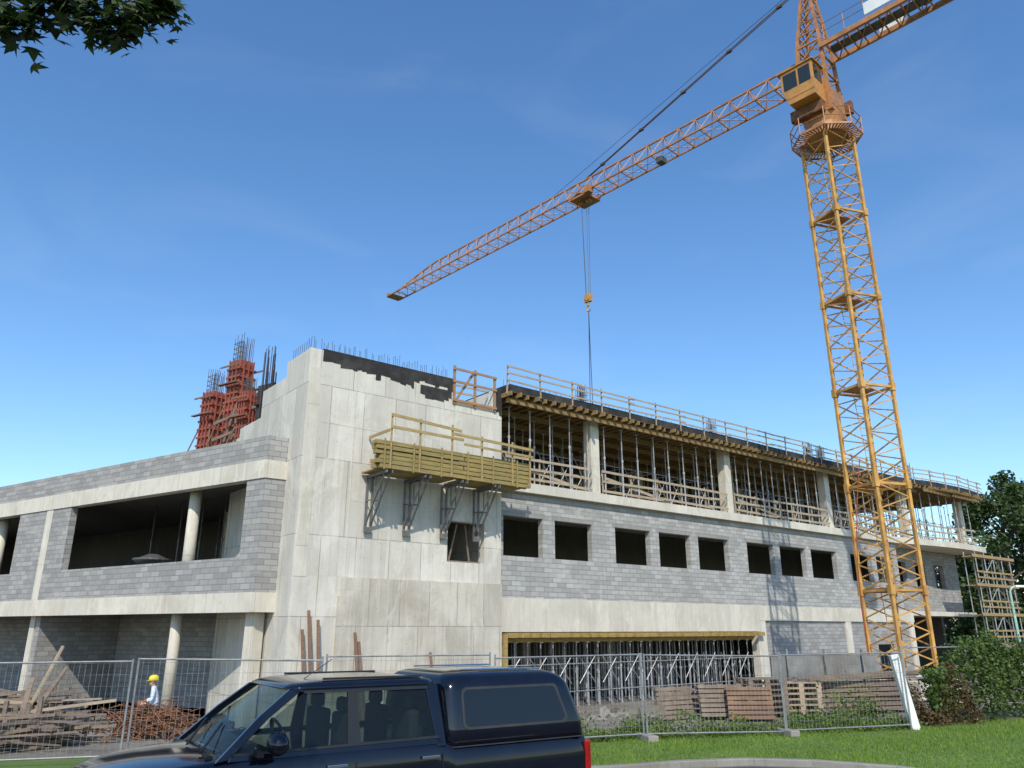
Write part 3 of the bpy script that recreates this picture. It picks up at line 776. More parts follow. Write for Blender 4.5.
# ------------------------------------------------------------------ material stacks
mb=MB()
def plank_pile(mb,cx,cy,n,L,ang,spread,zt,w=.14,t=.035):
    for i in range(n):
        a=ang+random.gauss(0,spread); z=gz(cx,cy)+.05+zt*i/n*random.uniform(.6,1); 
        x=cx+random.gauss(0,.35);y=cy+random.gauss(0,.35); l=L*random.uniform(.5,1)/2
        d=V((math.cos(a),math.sin(a),random.gauss(0,.09)))
        mb.beam(V((x,y,z))-d*l,V((x,y,z))+d*l,w*random.uniform(.6,1.2),t*random.uniform(.8,1.8))
plank_pile(mb,-11.4,18.6,90,3.0,.3,.25,1.0); plank_pile(mb,-10.0,17.4,50,2.2,.2,.5,.6); plank_pile(mb,-12.8,19.2,40,3.0,.2,.2,1.1)
mb.beam((-10.3,17.3,0),(-9.9,18.2,1.5),.14,.04); mb.beam((-10.1,17.0,0),(-10.5,18.0,1.3),.1,.04)
for k in range(6): mb.tube((-11.0+.25*k,17.2,0),(-11.0+.25*k+random.uniform(-.05,.05),17.2,.9+random.uniform(-.15,.15)),.05,6)
mb.obj('scrap_timber_pile',[M['woodold']])
mb=MB()
plank_pile(mb,-10.8,18.4,14,2.4,.4,.4,1.0); plank_pile(mb,-12.0,18.2,14,2.6,.2,.3,1.05)
mb.beam((-10.4,17.6,.3),(-9.95,18.0,1.95),.13,.04)
mb.obj('sawn_timber_pile',M['wood'])
mb=MB()
for i in range(420):
    a=random.uniform(0,6.3); r=abs(random.gauss(0,.55)); c=V((-8.1+r*math.cos(a)*1.5,18.6+r*math.sin(a)*.6,.03+max(0,.66-r*.4)*random.uniform(.1,1)))
    d=V((random.gauss(0,1),random.gauss(0,.5),random.gauss(0,.22))).normalized(); e=c+d*random.uniform(.3,.75); e.z=min(max(e.z,.03),.78); m2=(c+e)/2+V((0,0,random.uniform(.02,.12)))
    mb.tube(c,m2,.012,4); mb.tube(m2,e,.012,4)
mb.obj('rusty_rebar_tangle',M['rust'])
def pallet_stack(name,x,y,n,ang,mat,stand=False):
    mb=MB()
    for k in range(n):
        z=k*.145; ox=random.uniform(-.04,.04)
        for i in range(7): mb.bb(-.6+ox,.6+ox,-.4+i*.118,-.4+i*.118+.09,z+.12,z+.14)
        for j in (-.4,0,.34): mb.bb(-.6+ox,.6+ox,j,j+.07,z,z+.02); [mb.bb(s-.07,s+.07,j,j+.08,z+.02,z+.12) for s in (-.52,0,.52)]
    m=Matrix.Translation((x,y,gz(x,y)+ (.0 if not stand else .4)))@Matrix.Rotation(ang,4,'Z')
    if stand: m=m@Matrix.Rotation(math.radians(78),4,'X')
    return mb.obj(name,mat,mat=m)
pallet_stack('pallet_stack',6.9,22.9,7,.25,M['woodold']); pallet_stack('pallet_stack',5.6,22.6,3,.1,M['woodold'],True)
pallet_stack('pallet_stack',4.3,22.3,1,.5,M['woodold'],True); pallet_stack('pallet_stack',6.3,22.1,2,.0,M['woodrust'],True)
pallet_stack('pallet_stack',8.1,23.6,6,.1,M['wood']); pallet_stack('pallet_stack',4.9,23.4,5,-.2,M['woodold'])
mb=MB()
for i in range(6):
    for j in range(7):
        mb.beam((8.0+random.uniform(-.2,.2),23.6+j*.13,.08+i*.13),(11.6+random.uniform(-.3,.3),24.2+j*.13,.14+i*.13),.1,.1)
for i in range(14): mb.beam((8+random.random(),23.4+random.random(),.85+random.random()*.1),(11.5+random.random(),24.3+random.random(),.9+random.random()*.2),.12,.04)
mb.obj('lumber_stack',M['woodold'])
mb=MB()
for k in range(9): mb.box((10.0+k*.03,26.2+k*.1,.75),(1.7,.03,.75))
for x in (8.8,10,11.2): mb.beam((x,25.9,-.3),(x,26.1,1.7),.06,.06)
mb.obj('formwork_panel_stack',mat_simple('grey_panel',(.2,.2,.19),.8,0,2,.3,(.13,.11,.08),.6))
mb=MB()
for i in range(3):
    for j in range(4):
        for k in range(3): mb.box((13.0+i*.52,27.5+j*.27+i*.3,-.6+k*.22),(.25,.12,.1))
mb.obj('concrete_block_pallet',M['block'])
mb=MB()
for i in range(420):
    a=random.uniform(0,6.28);r=abs(random.gauss(0,.8)); x=3+r*math.cos(a)*1.9;y=25.5+r*math.sin(a)*.7
    s=random.uniform(.04,.16); mb.box((x,y,gz(x,y)+max(0,.5-r*.35)*random.random()+s/2),(s,s*.8,s*.6),tuple(Matrix.Rotation(random.uniform(0,3),3,V((random.random(),random.random(),1))).col[i] for i in range(3)))
mb.obj('rubble_heap',kerb_m)

# ------------------------------------------------------------------ vegetation
def leaves_mesh(mb,centers,size,jit=1.0):
    for c in centers:
        a=V((random.gauss(0,1),random.gauss(0,1),random.gauss(0,.7))).normalized()
        b=a.cross(V((random.gauss(0,1),random.gauss(0,1),random.gauss(0,1)))).normalized()
        s=size*random.uniform(.6,1.3); c=V(c)
        mb.add([c-a*s,c-b*s*.55,c+a*s,c+b*s*.55],[(0,1,2,3)])
LM={}
LM['far']=mat_leaf('tree_foliage_dark',(.02,.042,.01),(.055,.095,.02),.35,.2)
LM['hedge']=mat_leaf('hedge_foliage',(.03,.06,.011),(.085,.14,.025),1.0,.25)
LM['vine']=mat_leaf('red_vine_foliage',(.07,.07,.02),(.13,.07,.035),2,.25)
LM['maple']=mat_leaf('maple_foliage',(.018,.036,.008),(.04,.07,.012),2,.3)
LM['weed']=mat_leaf('weed_foliage',(.055,.1,.017),(.13,.19,.03),1.5,.3)
bark=mat_wood('bark',(.09,.07,.05),.4)
def make_tree(name,loc,H,R,nl,leaf,lm,seed):
    random.seed(seed); mb=MB(); x,y=loc; z=gz(x,y)
    mb.mi=0
    pts=[V((0,0,0)),V((.1,.05,H*.2)),V((-.1,.1,H*.45)),V((.1,0,H*.75)),V((0,0,H*.93))]; rr=[H*.022,H*.018,H*.014,H*.008,H*.003]
    for i in range(4): mb.tube(pts[i],pts[i+1],rr[i],8,rr[i+1])
    clumps=[]
    for i in range(44):
        f=random.uniform(.18,.98); az=random.uniform(0,6.28)
        prof=math.sin(math.pi*min(1,(f-.12)/.88*.85+.12))**.7
        r=R*prof*random.uniform(.45,1.0); base=V((0,0,H*max(.15,f-.15))); tip=V((r*math.cos(az),r*math.sin(az),H*f))
        mb.tube(base,(base+tip)/2+V((0,0,.2)),H*.006,5,H*.004); mb.tube((base+tip)/2+V((0,0,.2)),tip,H*.004,5,H*.0015)
        clumps.append((tip,R*random.uniform(.18,.36)))
    mb.mi=1; cs=[]
    for i in range(nl):
        c,r=random.choice(clumps); d=V((random.gauss(0,1),random.gauss(0,1),random.gauss(0,.8))).normalized()*r*random.uniform(.4,1.05)
        cs.append(c+d)
    leaves_mesh(mb,cs,leaf)
    return mb.obj(name,[bark,lm],mat=Matrix.Translation((x,y,z)))
make_tree('deciduous_tree',(48.0,76),17.3,5.6,14000,.25,LM['far'],1)
make_tree('deciduous_tree',(56,82),18,6,9000,.3,LM['far'],2)
make_tree('deciduous_tree',(45.5,84),12,4.5,6000,.3,LM['far'],3)
make_tree('deciduous_tree',(60,72),14,5,6000,.3,LM['far'],4)
make_tree('deciduous_tree',(49,70),9.5,4,8000,.25,LM['far'],5)
random.seed(11)
mb=MB(); cs=[]
for i in range(26000):
    a=random.uniform(0,1); x=30+a*160; y=125-a*30+random.gauss(0,4); hgt=7+2.5*math.sin(x*.21)+2*math.sin(x*.53+1)
    cs.append((x,y,-.8+random.random()**.7*hgt))
leaves_mesh(mb,cs,.55); mb.obj('distant_treeline',LM['far'])
mb=MB(); cs=[]
for i in range(30000):
    a=random.random(); x=10.6+a*10.5; y=21.4+a*4.4+random.gauss(0,.25)
    top=2.0+.12*math.sin(x*2.1)+.12*math.sin(x*5.3+1)-.8*max(0,1-(x-10.6)/1.6)
    z=top*random.random()**.65*(1+random.gauss(0,.03)); 
    if x<12.3 and random.random()<.3: continue
    cs.append((x,y-.2*math.sin(z*1.3)-.15*math.sin(x*3.1),z))
leaves_mesh(mb,cs,.055)
mb.obj('overgrown_hedge',LM['hedge'])
mb=MB(); cs=[]
for i in range(2600):
    x=10.1+random.random()*1.9; y=20.9+random.gauss(0,.18)+(x-10)*.3; cs.append((x,y,random.random()**.8*1.5*(.6+.4*math.sin(x*4))))
leaves_mesh(mb,cs,.045); mb.obj('red_creeper_bush',LM['vine'])
mb=MB()
for k in range(5): mb.tube((10+k*2.2,20.9+k*1.0,0),(10+k*2.2,20.9+k*1.0,1.9),.03,6)
for z in (.4,1.1,1.85): mb.tube((10,20.9,z),(18.8,24.9,z),.015,5)
mb.obj('wire_fence',M['steel'])
mb=MB(); cs=[]
for i in range(5200):
    a=random.random(); x=-2+a*12; y=17.45+.28*x+abs(random.gauss(0,.5)); hgt=.2+.2*max(0,math.sin(x*1.9))+.2*max(0,math.sin(x*4.7+2))
    cs.append((x,y,gz(x,y)+random.random()*hgt))
for cx_,cy_,r_,h_ in ((8.5,21.2,.6,.85),(9.2,21.6,.45,.7),(7.4,20.9,.5,.35),(3.2,20,.5,.3),(1.2,19.3,.5,.4)):
    for i in range(700): 
        cs.append((cx_+random.gauss(0,r_*.6),cy_+random.gauss(0,r_*.5),abs(random.gauss(0,h_*.5))))
leaves_mesh(mb,cs,.045); mb.obj('weeds',LM['weed'])
def inlot(x,y):
    if x>8.6: return False
    for i in range(len(kerb)-1):
        a,b=kerb[i],kerb[i+1]
        if a[0]<=x<=b[0] and b[0]-a[0]>.01:
            return y< a[1]+(b[1]-a[1])*(x-a[0])/(b[0]-a[0])+.17
    return False
vs=[];fs=[]
N=120000; X=np.random.uniform(-2,19,N); Y=np.random.uniform(10.5,23.5,N)
n=0
for i in range(N):
    x,y=X[i],Y[i]
    if x<0 and y<13.5: continue
    if inlot(x,y) or fd(min(x,14),y)>1.6: continue
    hh=random.uniform(.03,.07)*(1+.5*math.sin(x*1.3)*math.sin(y*1.7)); a=random.uniform(0,3.14); w_=.009
    dx,dy=math.cos(a)*w_,math.sin(a)*w_; lx,ly=random.gauss(0,.025),random.gauss(0,.025); z=gz(x,y)
    vs+= [(x-dx,y-dy,z),(x+dx,y+dy,z),(x+lx,y+ly,z+hh)]; fs.append((n,n+1,n+2)); n+=3
me=bpy.data.meshes.new('grass'); me.from_pydata(vs,[],fs); me.materials.append(mat_leaf('grass_blades',(.13,.22,.028),(.22,.34,.05),.8,.45))
go=bpy.data.objects.new('grass',me); scene.collection.objects.link(go)

# maple tree whose branch hangs into the picture
random.seed(21)
leaf_out=[]
lob=[(0,1.0),(38,.42),(52,.82),(78,.35),(98,.62),(140,.28),(180,.22)]
for a,r in lob: leaf_out.append((math.radians(a),r))
for a,r in reversed(lob[1:-1]): leaf_out.append((math.radians(360-a),r))
def maple_leaf(mb,c,s):
    nrm=V((random.gauss(0,.5),random.gauss(0,.5)-.5,random.uniform(.3,1))).normalized()
    a=nrm.cross(V((random.gauss(0,1),random.gauss(0,1),random.gauss(0,.3)))).normalized(); b=nrm.cross(a)
    c=V(c); droop=random.uniform(.1,.35)
    pts=[c+(a*math.sin(t)+b*math.cos(t))*(r*s) - nrm*(droop*s*r*r) for t,r in leaf_out]
    n=len(pts); pts.append(c)
    mb.add(pts,[(i,(i+1)%n,n) for i in range(n)])
mb=MB(); mb.mi=0
T=V((-7.2,1.6,0))
pp_=[T,T+V((.1,.1,2)),T+V((.3,.2,4.2)),T+V((.2,.5,6.5)),T+V((.1,.6,9))]; rr=[.26,.22,.18,.11,.04]
for i in range(4): mb.tube(pp_[i],pp_[i+1],rr[i],10,rr[i+1])
br=[V((-6.9,1.8,4.2)),V((-5.4,2.4,4.9)),V((-3.9,2.8,5.4)),V((-2.8,3.0,5.38)),V((-1.7,3.0,5.27))]; rb=[.08,.055,.035,.018,.005]
for i in range(4): mb.tube(br[i],br[i+1],rb[i],7,rb[i+1])
cl=[(-2.5,3,5.11,.11),(-2.4,3,5.08,.09),(-2.3,3,5.14,.08),(-2.18,3.0,5.2,.07),(-2.06,3,5.12,.1),(-1.97,3,5.04,.09),(-1.86,3,5.07,.09),(-1.76,3,5.13,.08),(-1.68,3,5.17,.06),(-2.2,3,5.28,.12),(-1.95,3,5.25,.13),(-2.3,3.1,5.5,.2),(-1.95,3.1,5.5,.2),(-2.8,3.0,5.3,.2)]
for c in cl:
    c0=V(c[:3]); near=min(br,key=lambda p:(p-c0).length); mb.tube(near.lerp(c0,.02),c0,.006,5,.003)
mb.mi=1
for c in cl:
    for k in range(46 if c[3]<.15 else 80): maple_leaf(mb,V(c[:3])+V((random.gauss(0,1),random.gauss(0,1.2),random.gauss(0,.75)))*c[3]*.55,random.uniform(.05,.085))
clm=[]
for i in range(45):
    d=V((random.gauss(0,1),random.gauss(0,1),random.gauss(0,1))).normalized(); q=V((-7.0,1.8,7.6))+V((d.x*2.8,d.y*2.2,d.z*2.5))*random.uniform(.6,1)
    mb.mi=0; mb.tube(pp_[3].lerp(pp_[2],random.random()),q,.035,5,.01); clm.append(q)
mb.mi=1
for q in clm:
    for k in range(90): maple_leaf(mb,q+V((random.gauss(0,1),random.gauss(0,1),random.gauss(0,1)))*.42,random.uniform(.06,.09))
mb.obj('maple_tree',[bark,LM['maple']])

LX,LY=31.3,50.0
LP=empty('street_lamp',(LX,LY,-.8))
mb=MB(); mb.tube((LX,LY,-.8),(LX,LY,4.5),.1,10,.07)
pr=V((LX,LY,4.5))
for k in range(1,7):
    a=k/6*math.pi*.5; q=V((LX+.5*(1-math.cos(a)),LY,4.5+.4*math.sin(a))); mb.tube(pr,q,.06,8); pr=q
mb.obj('pole',mat_simple('green_pole_paint',(.3,.5,.4),.5),LP)
mb=MB(); mb.box((LX+.65,LY,4.88),(.3,.13,.07)); mb.obj('lamp_head',M['white'],LP,bevel=.03)

# ------------------------------------------------------------------ pickup truck
TR=empty('pickup_truck',(.424,10.54,0)); TR.matrix_basis=F2
def tobj(mb,name,mat,**k):
    o=mb.obj(name,mat,None,None,**k); o.parent=TR; return o
paint=NT('navy_car_paint'); pn=paint.noise(paint.tc.outputs['Object'],3,4)
paint.l.new(paint.mix(paint.ramp(pn,.3,.7),(.003,.0045,.010),(.005,.007,.015)),paint.b.inputs['Base Color'])
paint.b.inputs['Metallic'].default_value=0; paint.b.inputs['Roughness'].default_value=.12; paint.b.inputs['Specular IOR Level'].default_value=.35; paint.b.inputs['Coat Weight'].default_value=.35; paint.b.inputs['Coat Roughness'].default_value=.02
PAINT=paint.mat
tyre=mat_simple('tyre_rubber',(.02,.02,.02),.85); trim=mat_simple('black_trim',(.01,.01,.011),.5); chrome=mat_simple('chrome',(.7,.7,.72),.12,1,3,.05)
alloy=mat_simple('alloy_wheel',(.4,.4,.42),.3,.9)
gl=mat_glass('car_window_glass',(.012,.016,.016),.55); gld=mat_glass('tinted_glass',(.006,.007,.009),.06)
def loft(mb,secs,cap=True):
    n=len(secs[0]); b=len(mb.v)
    for s in secs: mb.v.extend([tuple(p) for p in s])
    for i in range(len(secs)-1):
        for k in range(n):
            mb.f.append((b+i*n+k,b+i*n+(k+1)%n,b+(i+1)*n+(k+1)%n,b+(i+1)*n+k)); mb.m.append(mb.mi)
    if cap:
        mb.f.append(tuple(b+k for k in reversed(range(n)))); mb.m.append(mb.mi)
        mb.f.append(tuple(b+(len(secs)-1)*n+k for k in range(n))); mb.m.append(mb.mi)
def sec(x,w,zb,zt,crown=.02,sh=.06):
    half=[(w-.06,zb),(w-.01,zb+.08),(w,zb+.3),(w+.002,zt-.22),(w-.005,zt-.14),(w-.022,zt-.07),(w-.04,zt-.03),(w-.075,zt-.004),(w-.14,zt+.006),(w*.45,zt+crown)]
    return [(x,y,z) for y,z in half]+[(x,-y,z) for y,z in reversed(half)]
mb=MB()
st=[(.0,.80,.5,1.10,0),(.04,.86,.46,1.13,0),(.3,.885,.45,1.14,0),(1.8,.89,.45,1.14,0),(1.9,.895,.42,1.18,0),(2.05,.9,.40,1.215,0),(3.0,.905,.38,1.215,0),(3.7,.905,.38,1.205,0),(4.0,.905,.4,1.195,.02),(4.2,.9,.42,1.18,.05),(4.45,.895,.44,1.16,.06),(4.75,.88,.45,1.13,.065),(5.05,.85,.46,1.08,.06),(5.25,.79,.46,1.0,.05),(5.38,.68,.5,.88,.03)]
loft(mb,[sec(*s) for s in st])
body=tobj(mb,'body',PAINT,smooth=True)
cutm=MB()
for x in (.98,4.35):
    for s in (1,-1): cutm.tube((x,s*.55,.4),(x,s*1.1,.4),.43,32)
cut=tobj(cutm,'wheel_arch_cutter',PAINT)
bo=body.modifiers.new('arches','BOOLEAN'); bo.object=cut; bo.operation='DIFFERENCE'; bo.solver='EXACT'
bpy.context.view_layer.update()
dg=bpy.context.evaluated_depsgraph_get(); me2=bpy.data.meshes.new_from_object(body.evaluated_get(dg)); body.modifiers.clear(); body.data=me2
bpy.data.objects.remove(cut)
try:
    body.data.polygons.foreach_set('use_smooth',[True]*len(body.data.polygons))
    body.data.set_sharp_from_angle(angle=math.radians(38))
    body.modifiers.new('ws','WEIGHTED_NORMAL')
except Exception as e: print(e)
mw=MB(); ma=MB()
for x in (.98,4.35):
    for s in (1,-1):
        secs=[]
        for (yy,r) in ((.60,.30),(.61,.36),(.65,.39),(.80,.39),(.85,.36),(.855,.27)):
            secs.append([(x+r*math.cos(a),s*yy,.39+r*math.sin(a)) for a in np.linspace(0,2*math.pi,32,endpoint=False)])
        loft(mw,secs)
        ma.tube((x,s*.80,.39),(x,s*.861,.39),.09,16)
        for k in range(6):
            a=k*math.pi/3; ma.beam((x,s*.862,.39),(x+.25*math.cos(a),s*.85,.39+.25*math.sin(a)),.09,.03,(0,1,0))
        ma.tube((x,s*.82,.39),(x,s*.8565,.39),.265,28)
tobj(mw,'tyres',tyre); tobj(ma,'wheel_rims',alloy)
def yw(z,w0=.862,w1=.69,z0=1.2,z1=1.76): return w0+(w1-w0)*(z-z0)/(z1-z0)
mb=MB()
def rr_sec(x0,x1,w,z,r=.18,n=5):
    pts=[]
    for cx_,cy_,a0 in ((x1-r,w-r,0),(x0+r,w-r,90),(x0+r,-w+r,180),(x1-r,-w+r,270)):
        for k in range(n+1):
            a=math.radians(a0+90*k/n); pts.append((cx_+r*math.cos(a),cy_+r*math.sin(a),z))
    return pts
loft(mb,[rr_sec(1.93,3.58,.705,1.74),rr_sec(1.93,3.57,.70,1.76),rr_sec(1.96,3.52,.68,1.785),rr_sec(2.02,3.42,.63,1.805),rr_sec(2.15,3.25,.54,1.82),rr_sec(2.4,3.0,.36,1.83)])
tobj(mb,'cab_roof',PAINT,smooth=True)
mb=MB()
for s in (1,-1):
    def prism(pts):
        o=[(x,s*yw(z),z) for x,z in pts]; i=[(x,s*(yw(z)-.05),z) for x,z in pts]; n=len(pts)
        fs=[tuple(range(n)),tuple(reversed(range(n,2*n)))]+[((k+1)%n,k,n+k,n+(k+1)%n) for k in range(n)]
        mb.add(o+i,fs)
    prism([(4.24,1.17),(4.12,1.19),(3.77,1.50),(3.44,1.735),(3.56,1.745),(3.86,1.52)])
    prism([(1.92,1.15),(2.02,1.15),(2.10,1.75),(1.95,1.75)])
    prism([(2.02,1.69),(2.10,1.755),(3.48,1.755),(3.56,1.72),(3.42,1.715)])
    prism([(1.92,1.17),(4.13,1.17),(4.11,1.222),(3.0,1.235),(2.0,1.24)])
mb.bb(1.93,1.97,-.66,.66,1.15,1.3)
tobj(mb,'cab_pillars',PAINT,bevel=.006)
mb=MB()
for s in (1,-1):
    def prism2(pts,off=.004,t=.03):
        o=[(x,s*(yw(z)+off),z) for x,z in pts]; i=[(x,s*(yw(z)-t),z) for x,z in pts]; n=len(pts)
        mb.add(o+i,[tuple(range(n)),tuple(reversed(range(n,2*n)))]+[((k+1)%n,k,n+k,n+(k+1)%n) for k in range(n)])
    prism2([(2.86,1.22),(3.0,1.22),(2.97,1.72),(2.88,1.72)])
    prism2([(2.0,1.228),(4.08,1.215),(4.1,1.235),(2.0,1.252)],.008)
    prism2([(2.06,1.70),(3.42,1.705),(3.42,1.728),(2.08,1.728)],.006)
    mb.beam((3.74,s*(yw(1.48)-.0),1.25),(3.72,s*(yw(1.5)+.002),1.5),.03,.015)
    mb.beam((2.1,s*.60,1.822),(3.2,s*.60,1.826),.025,.02)
    mb.box((3.88,s*.93,1.23),(.03,.06,.025))
    for xs_ in (1.97,2.92,4.0): mb.bb(xs_-.004,xs_+.004,s*.90-.012,s*.90+.0085,.5,1.08)
mb.tube((3.3,.3,1.81),(3.0,.3,2.0),.004,4)
tobj(mb,'trim_and_seals',trim)
mb=MB()
for s in (1,-1):
    secs=[]
    for xx,r in ((-.08,.05),(-.05,.085),(0,.10),(.05,.09),(.09,.05)):
        secs.append([(3.74+xx,s*1.03+r*1.2*math.cos(a),1.31+r*math.sin(a)) for a in np.linspace(0,2*math.pi,16,endpoint=False)])
    loft(mb,secs)
tobj(mb,'door_mirrors',PAINT,smooth=True)
mb=MB()
for s in (1,-1):
    for pts in ([(2.99,1.235),(4.05,1.225),(3.74,1.49),(3.42,1.71),(2.97,1.725)],[(2.03,1.245),(2.87,1.24),(2.89,1.725),(2.10,1.715)]):
        n=len(pts); mb.add([(x,s*(yw(z)-.012),z) for x,z in pts],[tuple(range(n))])
rows=[]
for k in range(7):
    f=k/6; z=1.18+.565*f; x=4.2-.68*f; w_=yw(z)-.045; rows.append([(x+.06*(1-(j/5-1)**2),w_*(1-j/5),z) for j in range(11)])
for k in range(6):
    for j in range(10): mb.add([rows[k][j],rows[k][j+1],rows[k+1][j+1],rows[k+1][j]],[(0,1,2,3)])
mb.add([(1.95,-.64,1.3),(1.95,.64,1.3),(1.98,.58,1.72),(1.98,-.58,1.72)],[(0,1,2,3)])
tobj(mb,'windows',gl,smooth=False)
mb=MB()
for x,ws in ((2.85,((.38,.24),(-.38,.24))),(2.15,((.38,.22),(-.38,.22)))):
    for c,wv in ws: mb.box((x,c,1.28),(.06,wv,.2)); mb.box((x+.02,c,1.56),(.05,.12,.07))
mb.bb(3.7,4.1,-.72,.72,1.17,1.25)
tobj(mb,'seats_and_dashboard',mat_simple('grey_upholstery',(.045,.045,.047),.85),bevel=.035)
mb=MB(); pr=None
for k in range(25):
    a=k/24*2*math.pi; q=V((3.52+.08*math.sin(a),.38+.19*math.cos(a),1.30+.16*math.sin(a)))
    if pr: mb.tube(pr,q,.014,6)
    pr=q
tobj(mb,'steering_wheel',trim)
mb=MB(); mb.beam((4.3,.55,1.225),(4.0,.05,1.42),.018,.012); mb.beam((4.3,0,1.24),(4.02,-.5,1.42),.018,.012); mb.bb(4.22,4.28,-.7,.7,1.19,1.215)
tobj(mb,'wipers',trim)
mb=MB()
loft(mb,[rr_sec(.03,1.88,.855,1.125,.12),rr_sec(.05,1.88,.845,1.3,.12),rr_sec(.17,1.88,.775,1.66,.13),rr_sec(.20,1.88,.762,1.72,.14),rr_sec(.25,1.86,.735,1.775,.16),rr_sec(.32,1.82,.69,1.815,.18),rr_sec(.42,1.75,.62,1.842,.2),rr_sec(.65,1.55,.44,1.858,.2),rr_sec(.9,1.3,.2,1.862,.15)])
tobj(mb,'cargo_canopy',PAINT,smooth=True)
mb=MB(); mbt=MB()
def yc(z): return .845+(.775-.845)*(z-1.3)/.36
def rrect(x0,x1,z0,z1,r,sk=0):
    pts=[]
    for cx_,cz_,a0 in ((x1-r,z1-r,0),(x0+r+sk,z1-r,90),(x0+r,z0+r,180),(x1-r,z0+r,270)):
        for k in range(5): a=math.radians(a0+90*k/4); pts.append((cx_+r*math.cos(a),cz_+r*math.sin(a)))
    return pts
for s in (1,-1):
    p1=rrect(.30,1.70,1.28,1.70,.07,.09); mbt.add([(x,s*(yc(z)+.004),z) for x,z in p1],[tuple(range(len(p1)))])
    p2=rrect(.335,1.67,1.31,1.675,.06,.09); mb.add([(x,s*(yc(z)+.008),z) for x,z in p2],[tuple(range(len(p2)))])
mbt.bb(.1,1.84,-.862,.862,1.118,1.13)
tobj(mb,'canopy_windows',gld); tobj(mbt,'canopy_window_seal',mat_simple('grey_window_seal',(.03,.03,.032),.5))
mb=MB()
for s in (1,-1):
    for x in (2.12,3.12): mb.bb(x-.1,x+.1,s*.925-.012,s*.925+.012,1.05,1.08)
    mb.tube((.5,s*.56,1.865),(1.6,s*.56,1.87),.01,6)
mb.bb(-.14,-.02,-.8,.8,.5,.62)
tobj(mb,'chrome_handles',chrome,bevel=.008)
mb=MB()
for s in (1,-1): mb.bb(-.008,.07,s*.86-.05,s*.86+.02,.74,1.07)
tobj(mb,'tail_lights',mat_simple('red_lens',(.3,.01,.01),.15),bevel=.015)
mb=MB()
for s in (1,-1): mb.bb(5.16,5.32,s*.66-.13,s*.66+.1,.78,.93)
tobj(mb,'headlights',mat_simple('clear_lens',(.6,.62,.65),.1),bevel=.03)
mb=MB(); mb.bb(5.34,5.41,-.45,.45,.62,.86); mb.bb(5.26,5.46,-.8,.8,.42,.56); tobj(mb,'grille_and_bumper',trim,bevel=.03)

# ------------------------------------------------------------------ construction worker
WX=-10.55
WK=empty('construction_worker',(WX,24.5,gz(WX,24.5)))
WM=Matrix.Translation((WX,24.5,gz(WX,24.5)))@Matrix.Rotation(math.radians(200),4,'Z')
jt={'pel':((0,0,.95),.15),'sp':((.02,0,1.15),.145),'ch':((.06,0,1.36),.16),'nk':((.09,0,1.5),.06),'hd':((.11,0,1.56),.055),
'sl':((.06,.19,1.42),.07),'el':((.08,.27,1.14),.05),'wl':((.3,.22,1.02),.034),
'sr':((.06,-.19,1.42),.07),'er':((.1,-.27,1.15),.05),'wr':((.33,-.2,1.06),.034),
'hl':((0,.1,.88),.1),'kl':((.06,.12,.48),.068),'al':((-.02,.13,.09),.05),'tl':((.14,.15,.04),.04),
'hr':((0,-.1,.88),.1),'kr':((.02,-.13,.48),.068),'ar':((-.08,-.14,.09),.05),'tr':((.08,-.16,.04),.04)}
ed=[('pel','sp'),('sp','ch'),('ch','nk'),('nk','hd'),('ch','sl'),('sl','el'),('el','wl'),('ch','sr'),('sr','er'),('er','wr'),('pel','hl'),('hl','kl'),('kl','al'),('al','tl'),('pel','hr'),('hr','kr'),('kr','ar'),('ar','tr')]
ks=list(jt); me=bpy.data.meshes.new('w'); me.from_pydata([jt[k][0] for k in ks],[(ks.index(a),ks.index(b)) for a,b in ed],[])
wo=bpy.data.objects.new('body_tmp',me); scene.collection.objects.link(wo)
sk=wo.modifiers.new('s','SKIN'); 
for i,k in enumerate(ks):
    sv=me.skin_vertices[0].data[i]; r=jt[k][1]; sv.radius=(r,r)
me.skin_vertices[0].data[0].use_root=True
ss=wo.modifiers.new('ss','SUBSURF'); ss.levels=2; ss.render_levels=2
bpy.context.view_layer.update(); dg=bpy.context.evaluated_depsgraph_get()
m3=bpy.data.meshes.new_from_object(wo.evaluated_get(dg)); bpy.data.objects.remove(wo)
m3.materials.clear()
shirt=mat_simple('pale_blue_shirt',(.55,.62,.7),.85,0,8,.15); trou=mat_simple('dark_work_trousers',(.05,.06,.09),.9); skin=mat_simple('skin',(.45,.26,.18),.6,0,4,.08); boot=mat_simple('boots',(.04,.03,.025),.7)
for m in (shirt,trou,skin,boot): m3.materials.append(m)
for p in m3.polygons:
    c=p.center; p.use_smooth=True
    p.material_index=3 if c.z<.13 else 1 if (c.z<.97 and abs(c.y)<.25 and c.x<.2) else 2 if (c.z>1.5 or (c.x>.24 and c.z<1.2)) else 0
bo_=bpy.data.objects.new('body',m3); scene.collection.objects.link(bo_); bo_.parent=WK; bo_.matrix_parent_inverse=WK.matrix_basis.inverted(); bo_.matrix_basis=WM
mb=MB()
secs=[]
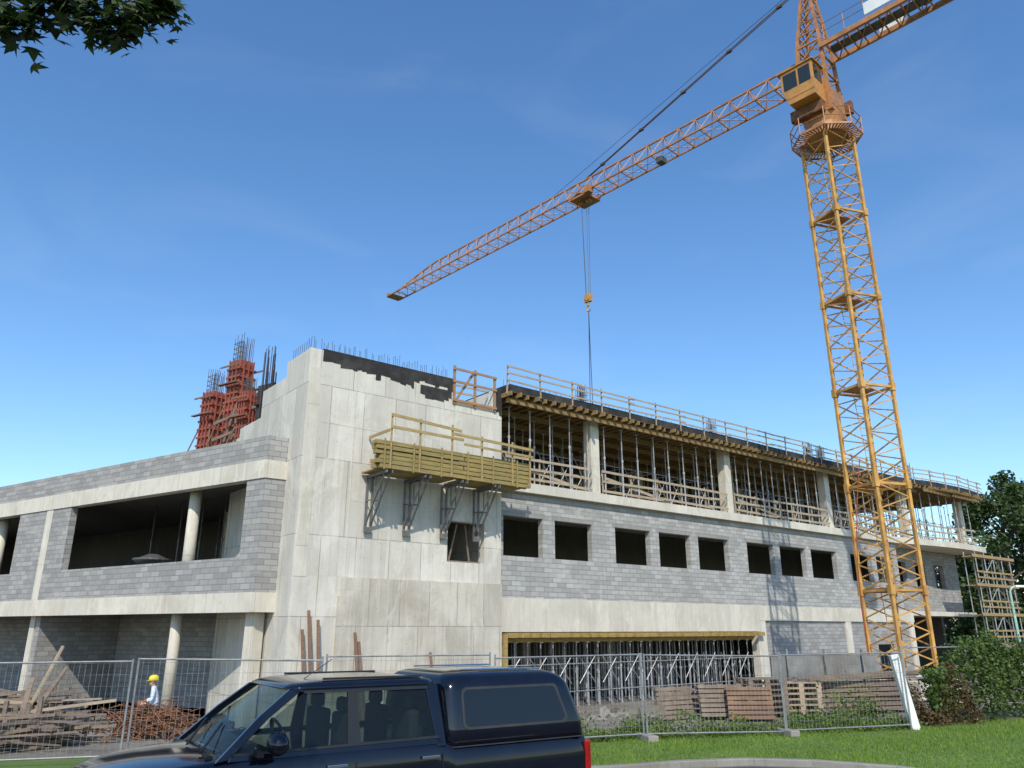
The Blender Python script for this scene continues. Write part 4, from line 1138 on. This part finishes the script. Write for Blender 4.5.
for zz,rx,ry,cx_ in ((1.50,.05,.05,.12),(1.53,.075,.06,.135),(1.57,.09,.07,.13),(1.62,.1,.077,.125),(1.67,.102,.08,.12),(1.72,.09,.072,.115),(1.75,.05,.04,.11)):
    secs.append([(cx_+rx*math.cos(a),ry*math.sin(a),zz) for a in np.linspace(0,2*math.pi,16,endpoint=False)])
loft(mb,secs)
mb.add([(.215,-.015,1.60),(.215,.015,1.60),(.25,0,1.605),(.222,0,1.645)],[(0,1,2),(0,2,3),(1,3,2)])
for s in (1,-1): mb.box((.11,s*.083,1.62),(.02,.01,.03))
for s,wx,wy,wz in ((1,.3,.22,1.02),(-1,.33,-.2,1.06)):
    mb.box((wx+.04,wy,wz),(.05,.022,.04))
    for k in range(4): 
        L=(.055,.065,.06,.045)[k]; mb.tube((wx+.08,wy,wz+.03-k*.02),(wx+.08+L*.7,wy-s*.01,wz+.025-k*.02),.009,6); mb.tube((wx+.08+L*.7,wy-s*.01,wz+.025-k*.02),(wx+.08+L,wy-s*.035,wz+.015-k*.02),.008,6)
    mb.tube((wx+.02,wy-s*.02,wz+.03),(wx+.07,wy-s*.05,wz+.06),.011,6)
mb.obj('head_and_hands',skin,WK,WM,smooth=True)
mb=MB()
for s in (1,-1): mb.box((.212,s*.03,1.635),(.008,.012,.006))
mb.bb(.205,.222,-.022,.022,1.562,1.568)
mb.obj('eyes_and_mouth',mat_simple('dark_features',(.05,.03,.03),.6),WK,WM)
mb=MB(); secs=[]
for zz,r in ((1.665,.125),(1.70,.128),(1.75,.118),(1.79,.09),(1.81,.045)):
    secs.append([(.112+r*1.1*math.cos(a),r*.95*math.sin(a),zz) for a in np.linspace(0,2*math.pi,18,endpoint=False)])
loft(mb,secs); secs=[]
for zz,g in ((1.662,1.0),(1.672,1.0)): secs.append([(.13+.17*math.cos(a),.13*math.sin(a),zz-.02*max(0,math.cos(a))) for a in np.linspace(0,2*math.pi,18,endpoint=False)])
loft(mb,secs)
mb.obj('hard_hat',mat_simple('yellow_plastic',(.75,.6,.03),.35),WK,WM,smooth=True)
print('done')
